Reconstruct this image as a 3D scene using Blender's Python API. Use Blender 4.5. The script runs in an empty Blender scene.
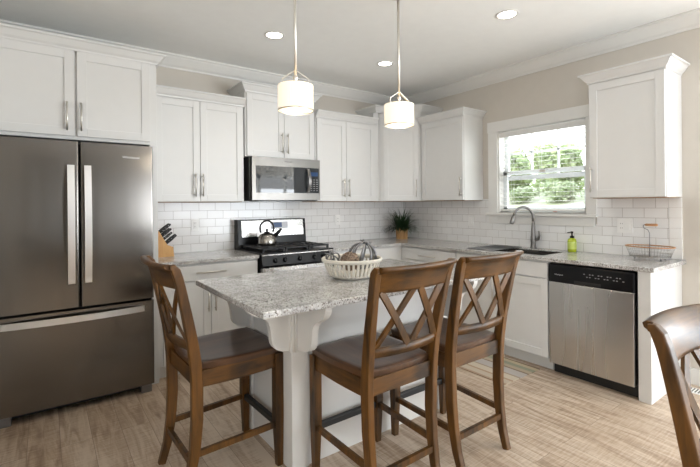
import bpy, bmesh, math, random
from mathutils import Vector, Matrix
random.seed(7)
SC = bpy.context.scene
COL = SC.collection
PI = math.pi

# ------------------------------------------------------------------ camera
def make_camera():
    cd = bpy.data.cameras.new('camera')
    cd.sensor_width = 36.0
    cd.lens = 21.432
    cd.shift_y = -0.04127
    cd.clip_start = 0.05
    co = bpy.data.objects.new('camera', cd)
    yaw, pit, rol = math.radians(36.2795), math.radians(-0.0257), math.radians(-0.4816)
    f = Vector((math.sin(yaw) * math.cos(pit), math.cos(yaw) * math.cos(pit), math.sin(pit)))
    r = Vector((math.cos(yaw), -math.sin(yaw), 0))
    u = r.cross(f)
    r2 = r * math.cos(rol) + u * math.sin(rol)
    u2 = r2.cross(f)
    m = Matrix(((r2.x, u2.x, -f.x, -3.86635), (r2.y, u2.y, -f.y, -4.07315), (r2.z, u2.z, -f.z, 1.35072), (0, 0, 0, 1)))
    co.matrix_world = m
    COL.objects.link(co)
    SC.camera = co
make_camera()

# ------------------------------------------------------------------ view, world, daylight
SC.view_settings.view_transform = 'Standard'
SC.view_settings.look = 'None'
SC.view_settings.gamma = 1.0
SC.view_settings.use_curve_mapping = False
SC.view_settings.exposure = -0.12
try:
    SC.cycles.max_bounces = 10
    SC.cycles.diffuse_bounces = 6
    SC.cycles.glossy_bounces = 5
    SC.cycles.transmission_bounces = 6
    SC.cycles.transparent_max_bounces = 12
    SC.cycles.caustics_reflective = False
    SC.cycles.caustics_refractive = False
    SC.cycles.sample_clamp_indirect = 6.0
    SC.cycles.use_denoising = True
except Exception:
    pass

W = bpy.data.worlds.new('sky')
SC.world = W
W.use_nodes = True
def build_world():
    nt = W.node_tree
    nt.nodes.clear()
    o = nt.nodes.new('ShaderNodeOutputWorld')
    b = nt.nodes.new('ShaderNodeBackground')
    tc = nt.nodes.new('ShaderNodeTexCoord')
    sp = nt.nodes.new('ShaderNodeSeparateXYZ')
    cr = nt.nodes.new('ShaderNodeValToRGB')
    cr.color_ramp.elements[0].position = 0.0
    cr.color_ramp.elements[0].color = (1.0, 1.0, 1.0, 1)
    cr.color_ramp.elements[1].position = 0.7
    cr.color_ramp.elements[1].color = (0.72, 0.86, 1.0, 1)
    b.inputs['Strength'].default_value = 3.4
    nt.links.new(tc.outputs['Generated'], sp.inputs[0])
    nt.links.new(sp.outputs['Z'], cr.inputs['Fac'])
    nt.links.new(cr.outputs['Color'], b.inputs['Color'])
    nt.links.new(b.outputs[0], o.inputs[0])
build_world()

def area_light(name, loc, aim, sx, sy, energy, color=(1, 1, 1)):
    ld = bpy.data.lights.new(name, 'AREA')
    ld.shape = 'RECTANGLE'
    ld.size, ld.size_y = sx, sy
    ld.energy = energy
    ld.color = color
    o = bpy.data.objects.new(name, ld)
    o.location = loc
    o.rotation_euler = (Vector(aim) - Vector(loc)).to_track_quat('-Z', 'Y').to_euler()
    COL.objects.link(o)
    return o
# daylight entering by the glazed doors and side window of the living side; the left light is an added fill
DAY = (0.865, 0.935, 1.0)
area_light('daylight_patio_door', (0.9, -7.3, 1.15), (0.8, -6.1, 2.6), 4.6, 2.1, 355, DAY)
area_light('daylight_side_window', (3.42, -5.6, 1.2), (1.6, -5.0, 2.9), 2.6, 1.6, 230, DAY)
area_light('added_left_fill', (-5.85, -5.6, 1.4), (-2.0, -4.2, 2.9), 2.2, 1.6, 42, DAY)  # added fill with no known window behind it, lifts the fronts facing left
area_light('daylight_sink_window', (0.22, -1.9, 1.68), (-2, -1.9, 1.2), 0.8, 0.8, 14, (0.95, 1.0, 1.0))

# ------------------------------------------------------------------ node helpers
def new_mat(name):
    m = bpy.data.materials.new(name)
    m.use_nodes = True
    nt = m.node_tree
    return m, nt, nt.nodes['Principled BSDF']
def N(nt, t, **kw):
    n = nt.nodes.new(t)
    for k, v in kw.items():
        if k.startswith('i_'):
            n.inputs[k[2:].replace('_', ' ')].default_value = v
        else:
            setattr(n, k, v)
    return n
def ramp(nt, stops):
    n = nt.nodes.new('ShaderNodeValToRGB')
    e = n.color_ramp.elements
    while len(e) < len(stops):
        e.new(0.5)
    for el, (p, c) in zip(e, stops):
        el.position = p
        el.color = (c[0], c[1], c[2], 1)
    return n
def s2l(r, g, b):
    f = lambda c: (c / 255 / 12.92) if c / 255 <= 0.04045 else ((c / 255 + 0.055) / 1.055) ** 2.4
    return (f(r), f(g), f(b), 1)
def mapped(nt, scale, coord='Object'):
    tc = N(nt, 'ShaderNodeTexCoord')
    mp = N(nt, 'ShaderNodeMapping')
    mp.inputs['Scale'].default_value = scale
    nt.links.new(tc.outputs[coord], mp.inputs['Vector'])
    return mp
def paint(name, col, rough=0.45, spec=0.5, noise=0.03):
    m, nt, p = new_mat(name)
    mp = mapped(nt, (3, 3, 3))
    nz = N(nt, 'ShaderNodeTexNoise', i_Scale=4.0, i_Detail=3.0)
    nt.links.new(mp.outputs[0], nz.inputs['Vector'])
    c = Vector(col[:3])
    r = ramp(nt, [(0.3, c * (1 - noise)), (0.7, c * (1 + noise))])
    nt.links.new(nz.outputs['Fac'], r.inputs['Fac'])
    nt.links.new(r.outputs['Color'], p.inputs['Base Color'])
    p.inputs['Roughness'].default_value = rough
    p.inputs['Specular IOR Level'].default_value = spec
    return m
def metal(name, col, rough, scale=(14, 14, 0.6), bump=0.0, var=0.05, aniso=0.0):
    m, nt, p = new_mat(name)
    if aniso:
        tg = N(nt, 'ShaderNodeTangent', direction_type='RADIAL', axis='Z')
        nt.links.new(tg.outputs[0], p.inputs['Tangent'])
        p.inputs['Anisotropic'].default_value = aniso
        p.inputs['Anisotropic Rotation'].default_value = 0.0
    mp = mapped(nt, scale)
    nz = N(nt, 'ShaderNodeTexNoise', i_Scale=1.0, i_Detail=2.0)
    nt.links.new(mp.outputs[0], nz.inputs['Vector'])
    mr = N(nt, 'ShaderNodeMapRange')
    mr.inputs['To Min'].default_value = max(0.02, rough - var)
    mr.inputs['To Max'].default_value = rough + var
    nt.links.new(nz.outputs['Fac'], mr.inputs['Value'])
    nt.links.new(mr.outputs[0], p.inputs['Roughness'])
    p.inputs['Base Color'].default_value = col
    p.inputs['Metallic'].default_value = 1.0
    if bump:
        b = N(nt, 'ShaderNodeBump', i_Strength=bump, i_Distance=0.002)
        nt.links.new(nz.outputs['Fac'], b.inputs['Height'])
        nt.links.new(b.outputs[0], p.inputs['Normal'])
    return m
def wood(name, c1, c2, scale=(40, 40, 3), rough=0.32, coat=0.25, big=None):
    m, nt, p = new_mat(name)
    mp = mapped(nt, scale)
    nz = N(nt, 'ShaderNodeTexNoise', i_Scale=1.0, i_Detail=5.0, i_Roughness=0.6, i_Distortion=0.6)
    nt.links.new(mp.outputs[0], nz.inputs['Vector'])
    mp2 = mapped(nt, (5, 5, 2))
    n2 = N(nt, 'ShaderNodeTexNoise', i_Scale=1.5, i_Detail=2.0)
    nt.links.new(mp2.outputs[0], n2.inputs['Vector'])
    mx = N(nt, 'ShaderNodeMath', operation='MULTIPLY_ADD')
    mx.inputs[1].default_value = 0.55
    ad = N(nt, 'ShaderNodeMath', operation='MULTIPLY')
    ad.inputs[1].default_value = 0.45
    nt.links.new(n2.outputs['Fac'], ad.inputs[0])
    nt.links.new(nz.outputs['Fac'], mx.inputs[0])
    nt.links.new(ad.outputs[0], mx.inputs[2])
    r = ramp(nt, [(0.36, c2), (0.64, c1)])
    nt.links.new(mx.outputs[0], r.inputs['Fac'])
    nt.links.new(r.outputs['Color'], p.inputs['Base Color'])
    p.inputs['Roughness'].default_value = rough
    p.inputs['Coat Weight'].default_value = coat
    p.inputs['Coat Roughness'].default_value = 0.25
    return m
def plain(name, col, rough=0.5, metallic=0.0, trans=0.0, emit=None, strength=0, coat=0.0):
    m, nt, p = new_mat(name)
    p.inputs['Base Color'].default_value = col
    p.inputs['Roughness'].default_value = rough
    p.inputs['Metallic'].default_value = metallic
    p.inputs['Transmission Weight'].default_value = trans
    p.inputs['Coat Weight'].default_value = coat
    if emit:
        p.inputs['Emission Color'].default_value = emit
        p.inputs['Emission Strength'].default_value = strength
    return m

def planar(nt, a, b):
    """vector (coordinate a, coordinate b, 0) taken from object space"""
    tc = N(nt, 'ShaderNodeTexCoord')
    sp = N(nt, 'ShaderNodeSeparateXYZ')
    cb = N(nt, 'ShaderNodeCombineXYZ')
    nt.links.new(tc.outputs['Object'], sp.inputs[0])
    nt.links.new(sp.outputs[a], cb.inputs['X'])
    nt.links.new(sp.outputs[b], cb.inputs['Y'])
    return cb
def tile_mat(name, axis, off):
    m, nt, p = new_mat(name)
    cb = planar(nt, axis, 'Z')
    mp = N(nt, 'ShaderNodeMapping')
    mp.inputs['Location'].default_value = (off, -0.914 + 0.0025, 0)
    nt.links.new(cb.outputs[0], mp.inputs['Vector'])
    bt = N(nt, 'ShaderNodeTexBrick')
    bt.inputs['Scale'].default_value = 1.0
    bt.inputs['Brick Width'].default_value = 0.1555
    bt.inputs['Row Height'].default_value = 0.0782
    bt.inputs['Mortar Size'].default_value = 0.0016
    bt.inputs['Mortar Smooth'].default_value = 0.3
    bt.inputs['Color1'].default_value = s2l(243, 243, 243)
    bt.inputs['Color2'].default_value = s2l(236, 236, 236)
    bt.inputs['Mortar'].default_value = s2l(178, 174, 170)
    nt.links.new(mp.outputs[0], bt.inputs['Vector'])
    nt.links.new(bt.outputs['Color'], p.inputs['Base Color'])
    p.inputs['Roughness'].default_value = 0.16
    iv = N(nt, 'ShaderNodeMath', operation='SUBTRACT')
    iv.inputs[0].default_value = 1.0
    nt.links.new(bt.outputs['Fac'], iv.inputs[1])
    b = N(nt, 'ShaderNodeBump', i_Strength=0.5, i_Distance=0.002)
    nt.links.new(iv.outputs[0], b.inputs['Height'])
    nt.links.new(b.outputs[0], p.inputs['Normal'])
    return m
def floor_mat():
    m, nt, p = new_mat('wood_look_planks')
    cb = planar(nt, 'Y', 'X')
    bt = N(nt, 'ShaderNodeTexBrick', offset=0.37, offset_frequency=2)
    bt.inputs['Scale'].default_value = 1.0
    bt.inputs['Brick Width'].default_value = 1.22
    bt.inputs['Row Height'].default_value = 0.152
    bt.inputs['Mortar Size'].default_value = 0.0012
    bt.inputs['Mortar Smooth'].default_value = 0.2
    bt.inputs['Bias'].default_value = 0.0
    bt.inputs['Color1'].default_value = (0.1, 0.1, 0.1, 1)
    bt.inputs['Color2'].default_value = (0.9, 0.9, 0.9, 1)
    bt.inputs['Mortar'].default_value = (0.5, 0.5, 0.5, 1)
    nt.links.new(cb.outputs[0], bt.inputs['Vector'])
    mp = mapped(nt, (20, 2.4, 1))
    va = N(nt, 'ShaderNodeVectorMath', operation='ADD')
    nt.links.new(mp.outputs[0], va.inputs[0])
    sc = N(nt, 'ShaderNodeVectorMath', operation='SCALE')
    sc.inputs['Scale'].default_value = 9.0
    nt.links.new(bt.outputs['Color'], sc.inputs[0])
    nt.links.new(sc.outputs[0], va.inputs[1])
    n1 = N(nt, 'ShaderNodeTexNoise', i_Scale=1.0, i_Detail=5.0, i_Roughness=0.6, i_Distortion=0.9)
    nt.links.new(va.outputs[0], n1.inputs['Vector'])
    mp3 = mapped(nt, (9, 120, 1))
    n3 = N(nt, 'ShaderNodeTexNoise', i_Scale=1.0, i_Detail=2.0)
    nt.links.new(mp3.outputs[0], n3.inputs['Vector'])
    a = N(nt, 'ShaderNodeMath', operation='MULTIPLY_ADD')
    a.inputs[1].default_value = 0.26
    nt.links.new(n3.outputs['Fac'], a.inputs[0])
    b2 = N(nt, 'ShaderNodeMath', operation='MULTIPLY')
    b2.inputs[1].default_value = 0.62
    nt.links.new(n1.outputs['Fac'], b2.inputs[0])
    nt.links.new(b2.outputs[0], a.inputs[2])
    sx = N(nt, 'ShaderNodeSeparateXYZ')
    nt.links.new(bt.outputs['Color'], sx.inputs[0])
    c2 = N(nt, 'ShaderNodeMath', operation='MULTIPLY_ADD')
    c2.inputs[1].default_value = 0.10
    nt.links.new(sx.outputs['X'], c2.inputs[0])
    nt.links.new(a.outputs[0], c2.inputs[2])
    r = ramp(nt, [(0.32, s2l(134, 111, 90)), (0.45, s2l(176, 154, 132)), (0.58, s2l(204, 187, 168))])
    nt.links.new(c2.outputs[0], r.inputs['Fac'])
    mx = N(nt, 'ShaderNodeMix', data_type='RGBA')
    mx.inputs['B'].default_value = s2l(128, 110, 92)
    nt.links.new(bt.outputs['Fac'], mx.inputs['Factor'])
    nt.links.new(r.outputs['Color'], mx.inputs['A'])
    nt.links.new(mx.outputs['Result'], p.inputs['Base Color'])
    p.inputs['Roughness'].default_value = 0.42
    bp = N(nt, 'ShaderNodeBump', i_Strength=0.12, i_Distance=0.003)
    nt.links.new(n1.outputs['Fac'], bp.inputs['Height'])
    nt.links.new(bp.outputs[0], p.inputs['Normal'])
    return m
def granite_mat():
    m, nt, p = new_mat('speckled_granite')
    mp = mapped(nt, (1, 1, 1))
    big = N(nt, 'ShaderNodeTexNoise', i_Scale=7.0, i_Detail=4.0, i_Roughness=0.6, i_Distortion=1.2)
    fine = N(nt, 'ShaderNodeTexNoise', i_Scale=160.0, i_Detail=3.0, i_Roughness=0.7)
    vor = N(nt, 'ShaderNodeTexVoronoi', i_Scale=190.0)
    for n in (big, fine, vor):
        nt.links.new(mp.outputs[0], n.inputs['Vector'])
    r1 = ramp(nt, [(0.36, s2l(134, 133, 132)), (0.47, s2l(184, 183, 181)), (0.60, s2l(216, 216, 215))])
    ad = N(nt, 'ShaderNodeMath', operation='MULTIPLY_ADD')
    ad.inputs[1].default_value = 0.38
    h = N(nt, 'ShaderNodeMath', operation='MULTIPLY')
    h.inputs[1].default_value = 0.62
    nt.links.new(fine.outputs['Fac'], h.inputs[0])
    nt.links.new(big.outputs['Fac'], ad.inputs[0])
    nt.links.new(h.outputs[0], ad.inputs[2])
    nt.links.new(ad.outputs[0], r1.inputs['Fac'])
    sx = N(nt, 'ShaderNodeSeparateXYZ')
    nt.links.new(vor.outputs['Color'], sx.inputs[0])
    r2 = ramp(nt, [(0.80, (0, 0, 0)), (0.86, (1, 1, 1))])
    nt.links.new(sx.outputs['X'], r2.inputs['Fac'])
    mx = N(nt, 'ShaderNodeMix', data_type='RGBA')
    mx.inputs['B'].default_value = s2l(138, 131, 126)
    nt.links.new(r2.outputs['Color'], mx.inputs['Factor'])
    nt.links.new(r1.outputs['Color'], mx.inputs['A'])
    r3 = ramp(nt, [(0.93, (0, 0, 0)), (0.95, (1, 1, 1))])
    nt.links.new(sx.outputs['Y'], r3.inputs['Fac'])
    m2 = N(nt, 'ShaderNodeMix', data_type='RGBA')
    m2.inputs['B'].default_value = s2l(84, 77, 73)
    nt.links.new(r3.outputs['Color'], m2.inputs['Factor'])
    nt.links.new(mx.outputs['Result'], m2.inputs['A'])
    nt.links.new(m2.outputs['Result'], p.inputs['Base Color'])
    p.inputs['Roughness'].default_value = 0.13
    return m
def rug_mat():
    m, nt, p = new_mat('striped_rug_weave')
    cb = planar(nt, 'X', 'Y')
    mp = N(nt, 'ShaderNodeMapping')
    mp.inputs['Scale'].default_value = (1 / 0.49, 0.6, 1)
    mp.inputs['Location'].default_value = (1.125 / 0.49, 0, 0)
    nt.links.new(cb.outputs[0], mp.inputs['Vector'])
    sp = N(nt, 'ShaderNodeSeparateXYZ')
    nt.links.new(mp.outputs[0], sp.inputs[0])
    stops = [(0.0, s2l(164, 140, 118)), (0.05, s2l(192, 178, 158)), (0.18, s2l(172, 146, 124)), (0.23, s2l(200, 188, 168)), (0.38, s2l(160, 144, 128)), (0.42, s2l(180, 174, 170)),
             (0.62, s2l(134, 114, 98)), (0.66, s2l(178, 164, 142)), (0.76, s2l(150, 152, 132)), (0.86, s2l(188, 174, 146)), (0.96, s2l(126, 108, 92))]
    r = ramp(nt, stops)
    r.color_ramp.interpolation = 'CONSTANT'
    nt.links.new(sp.outputs['X'], r.inputs['Fac'])
    nz = N(nt, 'ShaderNodeTexNoise', i_Scale=220.0)
    bp = N(nt, 'ShaderNodeBump', i_Strength=0.4, i_Distance=0.003)
    nt.links.new(nz.outputs['Fac'], bp.inputs['Height'])
    nt.links.new(bp.outputs[0], p.inputs['Normal'])
    nt.links.new(r.outputs['Color'], p.inputs['Base Color'])
    p.inputs['Roughness'].default_value = 0.9
    return m
def leaf_mat(name, a, b, trans=0.3):
    m, nt, p = new_mat(name)
    nz = N(nt, 'ShaderNodeTexNoise', i_Scale=1.3, i_Detail=4.0)
    tc = N(nt, 'ShaderNodeTexCoord')
    nt.links.new(tc.outputs['Object'], nz.inputs['Vector'])
    r = ramp(nt, [(0.35, a), (0.65, b)])
    nt.links.new(nz.outputs['Fac'], r.inputs['Fac'])
    nt.links.new(r.outputs['Color'], p.inputs['Base Color'])
    p.inputs['Roughness'].default_value = 0.6
    return m

M = {}
M['white'] = paint('white_cabinet_paint', s2l(219, 219, 218), 0.38, 0.5, 0.008)
M['trim'] = paint('white_trim_paint', s2l(226, 225, 222), 0.4, 0.5, 0.008)
M['island'] = paint('island_paint', s2l(216, 214, 210), 0.42, 0.5, 0.008)
M['wall'] = paint('greige_wall_paint', s2l(204, 198, 189), 0.75, 0.3, 0.012)
M['ceiling'] = paint('ceiling_paint', s2l(244, 245, 244), 0.85, 0.2, 0.01)
M['floor'] = floor_mat()
M['granite'] = granite_mat()
M['tile_x'] = tile_mat('subway_tile_back', 'X', 0.03)
M['tile_y'] = tile_mat('subway_tile_side', 'Y', 0.06)
M['tile_edge'] = plain('subway_tile_edge', s2l(241, 241, 240), 0.16)
M['steel'] = metal('brushed_steel', (0.205, 0.192, 0.178, 1), 0.23, aniso=0.7)
M['steel_v'] = metal('brushed_steel_bright', (0.55, 0.54, 0.53, 1), 0.27, aniso=0.4)
M['steel_soft'] = metal('brushed_steel_soft', (0.20, 0.192, 0.18, 1), 0.34, aniso=0.4)
M['kettle'] = metal('kettle_steel', (0.36, 0.345, 0.32, 1), 0.24, (4, 4, 90))
M['nickel'] = metal('satin_nickel', (0.72, 0.69, 0.64, 1), 0.34, (50, 50, 50), 0)
M['handle_steel'] = metal('polished_handle_steel', (0.86, 0.86, 0.86, 1), 0.36, (40, 40, 40), 0)
M['faucet'] = metal('brushed_faucet_metal', (0.24, 0.23, 0.222, 1), 0.36, (60, 60, 60), 0)
M['dark_metal'] = metal('dark_pewter', (0.25, 0.25, 0.26, 1), 0.42, (60, 60, 60), 0)
M['wire'] = metal('galvanised_wire', (0.5, 0.49, 0.48, 1), 0.45, (60, 60, 60), 0)
M['black'] = plain('black_gloss', (0.005, 0.005, 0.006, 1), 0.28)
M['black'].node_tree.nodes['Principled BSDF'].inputs['Specular IOR Level'].default_value = 0.25
M['black_matte'] = plain('black_matte', (0.012, 0.012, 0.012, 1), 0.5)
M['grate'] = plain('cast_iron', (0.014, 0.014, 0.016, 1), 0.55)
M['shadow'] = plain('dark_recess', (0.03, 0.03, 0.03, 1), 0.7)
M['glass_dark'] = plain('tinted_oven_glass', (0.035, 0.04, 0.045, 1), 0.03, coat=0.6)
M['wood'] = wood('walnut_stain', s2l(106, 69, 24), s2l(42, 26, 8), (30, 30, 4), 0.42, 0.08)
M['wood_h'] = wood('walnut_stain_rail', s2l(106, 69, 24), s2l(42, 26, 8), (4, 30, 30), 0.42, 0.08)
M['wood_v'] = wood('walnut_stain_side', s2l(106, 69, 24), s2l(42, 26, 8), (30, 4, 30), 0.42, 0.08)
M['seat'] = wood('walnut_stain_seat', s2l(92, 62, 40), s2l(58, 37, 23), (40, 4, 40), 0.34, 0.2)
for k_ in ('wood', 'wood_h', 'wood_v'):
    M[k_].node_tree.nodes['Principled BSDF'].inputs['Specular IOR Level'].default_value = 0.35
M['bamboo'] = wood('beech_block', s2l(214, 168, 108), s2l(196, 146, 88), (30, 30, 4), 0.4, 0.1)
M['slat_wood'] = wood('pine_slats', s2l(206, 166, 116), s2l(180, 136, 88), (30, 30, 4), 0.6, 0.0)
M['grip'] = wood('copper_wood', s2l(196, 150, 108), s2l(172, 124, 84), (50, 50, 50), 0.5, 0.1)
M['ply'] = wood('maple_underside', s2l(176, 140, 104), s2l(158, 122, 88), (5, 40, 40), 0.5, 0.0)
M['rug'] = rug_mat()
M['plastic'] = plain('white_plastic', s2l(243, 243, 242), 0.35)
M['slot'] = plain('slot_dark', (0.05, 0.05, 0.05, 1), 0.6)
M['ceramic'] = plain('cream_ceramic', s2l(214, 209, 198), 0.4)
M['twig'] = wood('twig_brown', s2l(150, 130, 112), s2l(96, 80, 68), (90, 90, 90), 0.8, 0.0)
M['green_soap'] = plain('green_soap', s2l(176, 192, 44), 0.22, coat=0.5)
M['green_label'] = plain('pale_green_label', s2l(198, 214, 110), 0.5)
M['leaf'] = leaf_mat('dark_grass_leaf', s2l(28, 52, 30), s2l(58, 92, 48))
M['tree_leaf'] = leaf_mat('tree_leaf', s2l(158, 178, 116), s2l(210, 220, 164))
M['bush_leaf'] = leaf_mat('bush_leaf', s2l(150, 168, 110), s2l(214, 216, 186))
M['bark'] = wood('bark', s2l(126, 106, 88), s2l(86, 70, 58), (20, 20, 4), 0.9, 0.0)
M['lawn'] = leaf_mat('pale_lawn', s2l(190, 190, 150), s2l(226, 222, 200))
M['blue_frame'] = plain('window_vinyl', s2l(226, 230, 233), 0.35)
M['logo'] = plain('logo_print', s2l(205, 205, 205), 0.3, 0.6)
M['logo_dark'] = plain('logo_print_dark', s2l(70, 70, 72), 0.4, 0.2)
M['print'] = plain('control_print', s2l(150, 152, 156), 0.5)
M['lcd'] = plain('display_blue', s2l(40, 60, 92), 0.1, emit=s2l(60, 96, 150), strength=0.25)
M['bulb'] = plain('lamp_disc', (1, 1, 1, 1), 0.5, emit=(1.0, 0.93, 0.82, 1), strength=9.0)
def slat_mat():
    m, nt, p = new_mat('translucent_slat')
    o = nt.nodes['Material Output']
    p.inputs['Base Color'].default_value = s2l(240, 240, 238)
    t = N(nt, 'ShaderNodeBsdfTranslucent')
    t.inputs['Color'].default_value = s2l(240, 240, 238)
    mx = N(nt, 'ShaderNodeMixShader')
    mx.inputs[0].default_value = 0.6
    nt.links.new(p.outputs[0], mx.inputs[1])
    nt.links.new(t.outputs[0], mx.inputs[2])
    nt.links.new(mx.outputs[0], o.inputs[0])
    return m
M['slat'] = slat_mat()
M['orange'] = plain('orange_plastic', s2l(226, 120, 84), 0.5)
def shade_mat():
    m, nt, p = new_mat('pleated_lamp_fabric')
    p.inputs['Base Color'].default_value = s2l(244, 236, 220)
    p.inputs['Roughness'].default_value = 0.8
    p.inputs['Emission Color'].default_value = (1.0, 0.86, 0.66, 1)
    p.inputs['Emission Strength'].default_value = 0.55
    mp = mapped(nt, (1, 1, 0))
    w = N(nt, 'ShaderNodeTexNoise', i_Scale=70.0)
    nt.links.new(mp.outputs[0], w.inputs['Vector'])
    b = N(nt, 'ShaderNodeBump', i_Strength=0.4, i_Distance=0.003)
    nt.links.new(w.outputs['Fac'], b.inputs['Height'])
    nt.links.new(b.outputs[0], p.inputs['Normal'])
    return m
M['shade'] = shade_mat()
M['diffuser'] = plain('lamp_diffuser', s2l(250, 240, 220), 0.5, emit=(1.0, 0.85, 0.6, 1), strength=1.1)
def glass_mat():
    m, nt, p = new_mat('window_glass')
    nt.nodes.remove(p)
    o = nt.nodes['Material Output']
    t = N(nt, 'ShaderNodeBsdfTransparent')
    g = N(nt, 'ShaderNodeBsdfGlossy')
    g.inputs['Roughness'].default_value = 0.02
    mx = N(nt, 'ShaderNodeMixShader')
    mx.inputs[0].default_value = 0.06
    nt.links.new(t.outputs[0], mx.inputs[1])
    nt.links.new(g.outputs[0], mx.inputs[2])
    nt.links.new(mx.outputs[0], o.inputs[0])
    return m
M['glass'] = glass_mat()

# ------------------------------------------------------------------ mesh helpers
ORG = {}
def empty(name, label, cat, loc=(0, 0, 0), group=None):
    o = bpy.data.objects.new(name, None)
    o.empty_display_size = 0.1
    o.location = loc
    COL.objects.link(o)
    ORG[o.name] = Vector(loc)
    tag(o, label, cat, group)
    return o
def tag(o, label, cat, group=None):
    o['label'] = label
    o['category'] = cat
    if group:
        o['group'] = group
    return o

class MB:
    def __init__(self):
        self.bm = bmesh.new()
    def add(self, verts, faces):
        vs = [self.bm.verts.new(v) for v in verts]
        for f in faces:
            try:
                self.bm.faces.new([vs[i] for i in f])
            except ValueError:
                pass
        return vs
    def box(self, x0, x1, y0, y1, z0, z1, bev=0.0, fn=None):
        t = bmesh.new()
        c = [(x, y, z) for x in (x0, x1) for y in (y0, y1) for z in (z0, z1)]
        vs = [t.verts.new(v) for v in c]
        for f in ((0, 1, 3, 2), (4, 6, 7, 5), (0, 4, 5, 1), (2, 3, 7, 6), (0, 2, 6, 4), (1, 5, 7, 3)):
            t.faces.new([vs[i] for i in f])
        if bev:
            bmesh.ops.bevel(t, geom=t.edges[:], offset=bev, segments=2, affect='EDGES', profile=0.5)
        self.merge(t, fn)
        return self
    def merge(self, t, fn=None):
        t.verts.index_update()
        vs = [self.bm.verts.new(fn(v.co) if fn else v.co) for v in t.verts]
        for f in t.faces:
            nf = self.bm.faces.new([vs[v.index] for v in f.verts])
            nf.smooth = f.smooth
        t.free()
    def bar(self, p0, p1, w, h, up=(0, 0, 1), w1=None, h1=None):
        """rectangular bar from p0 to p1; w across, h along up"""
        p0, p1 = Vector(p0), Vector(p1)
        d = (p1 - p0).normalized()
        s = d.cross(Vector(up))
        if s.length < 1e-6:
            s = d.cross(Vector((0, 1, 0)))
        s.normalize()
        u = s.cross(d).normalized()
        w1 = w if w1 is None else w1
        h1 = h if h1 is None else h1
        v = []
        for p, a, b in ((p0, w, h), (p1, w1, h1)):
            for sx, sy in ((-1, -1), (1, -1), (1, 1), (-1, 1)):
                v.append(p + s * a / 2 * sx + u * b / 2 * sy)
        self.add(v, [(0, 1, 2, 3), (7, 6, 5, 4), (0, 4, 5, 1), (1, 5, 6, 2), (2, 6, 7, 3), (3, 7, 4, 0)])
        return self
    def tube(self, pts, r, seg=10, closed=False, caps=True):
        pts = [Vector(p) for p in pts]
        n = len(pts)
        rs = r if isinstance(r, (list, tuple)) else [r] * n
        ref = None
        rings = []
        for i in range(n):
            if closed:
                d = (pts[(i + 1) % n] - pts[i - 1]).normalized()
            elif i == 0:
                d = (pts[1] - pts[0]).normalized()
            elif i == n - 1:
                d = (pts[-1] - pts[-2]).normalized()
            else:
                d = ((pts[i + 1] - pts[i]).normalized() + (pts[i] - pts[i - 1]).normalized()).normalized()
            if ref is None:
                ref = d.orthogonal().normalized()
            a = (ref - d * ref.dot(d)).normalized()
            ref = a
            b = d.cross(a)
            rings.append([self.bm.verts.new(pts[i] + (a * math.cos(2 * PI * k / seg) + b * math.sin(2 * PI * k / seg)) * rs[i]) for k in range(seg)])
        rng = n if closed else n - 1
        for i in range(rng):
            A, B = rings[i], rings[(i + 1) % n]
            for k in range(seg):
                f = self.bm.faces.new((A[k], A[(k + 1) % seg], B[(k + 1) % seg], B[k]))
                f.smooth = True
        if caps and not closed:
            self.bm.faces.new(rings[0][::-1])
            self.bm.faces.new(rings[-1])
        return self
    def lathe(self, prof, c=(0, 0, 0), seg=32, smooth=True, closed=False):
        rings = []
        for r, z in prof:
            if r < 1e-6:
                rings.append([self.bm.verts.new((c[0], c[1], c[2] + z))])
            else:
                rings.append([self.bm.verts.new((c[0] + r * math.cos(2 * PI * k / seg), c[1] + r * math.sin(2 * PI * k / seg), c[2] + z)) for k in range(seg)])
        pairs = list(zip(rings[:-1], rings[1:]))
        if closed:
            pairs.append((rings[-1], rings[0]))
        for A, B in pairs:
            for k in range(seg):
                k2 = (k + 1) % seg
                if len(A) == 1 and len(B) == 1:
                    continue
                if len(A) == 1:
                    f = self.bm.faces.new((A[0], B[k2], B[k]))
                elif len(B) == 1:
                    f = self.bm.faces.new((A[k], A[k2], B[0]))
                else:
                    f = self.bm.faces.new((A[k], A[k2], B[k2], B[k]))
                f.smooth = smooth
        return self
    def prism(self, poly, fn, t0, t1):
        """poly of (a,b); fn(a,b,t)->xyz"""
        n = len(poly)
        v = [fn(a, b, t0) for a, b in poly] + [fn(a, b, t1) for a, b in poly]
        f = [tuple(range(n)), tuple(range(2 * n - 1, n - 1, -1))]
        f += [(i, (i + 1) % n, n + (i + 1) % n, n + i) for i in range(n)]
        self.add(v, f)
        return self
    def sweep(self, path, prof, closed=False):
        """path of xy points; outward is to the right of travel; prof of (out, z), closed loop"""
        P = [Vector(p) for p in path]
        n = len(P)
        rings = []
        for i in range(n):
            def nrm(a, b):
                d = (b - a).normalized()
                return Vector((d.y, -d.x))
            if i == 0:
                m = nrm(P[0], P[1])
            elif i == n - 1:
                m = nrm(P[-2], P[-1])
            else:
                a, b = nrm(P[i - 1], P[i]), nrm(P[i], P[i + 1])
                m = (a + b) / (1 + a.dot(b))
            rings.append([self.bm.verts.new((P[i].x + m.x * o, P[i].y + m.y * o, z)) for o, z in prof])
        k = len(prof)
        for i in range(n - 1):
            for j in range(k):
                self.bm.faces.new((rings[i][j], rings[i][(j + 1) % k], rings[i + 1][(j + 1) % k], rings[i + 1][j]))
        self.bm.faces.new(rings[0])
        self.bm.faces.new(rings[-1][::-1])
        return self
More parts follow.
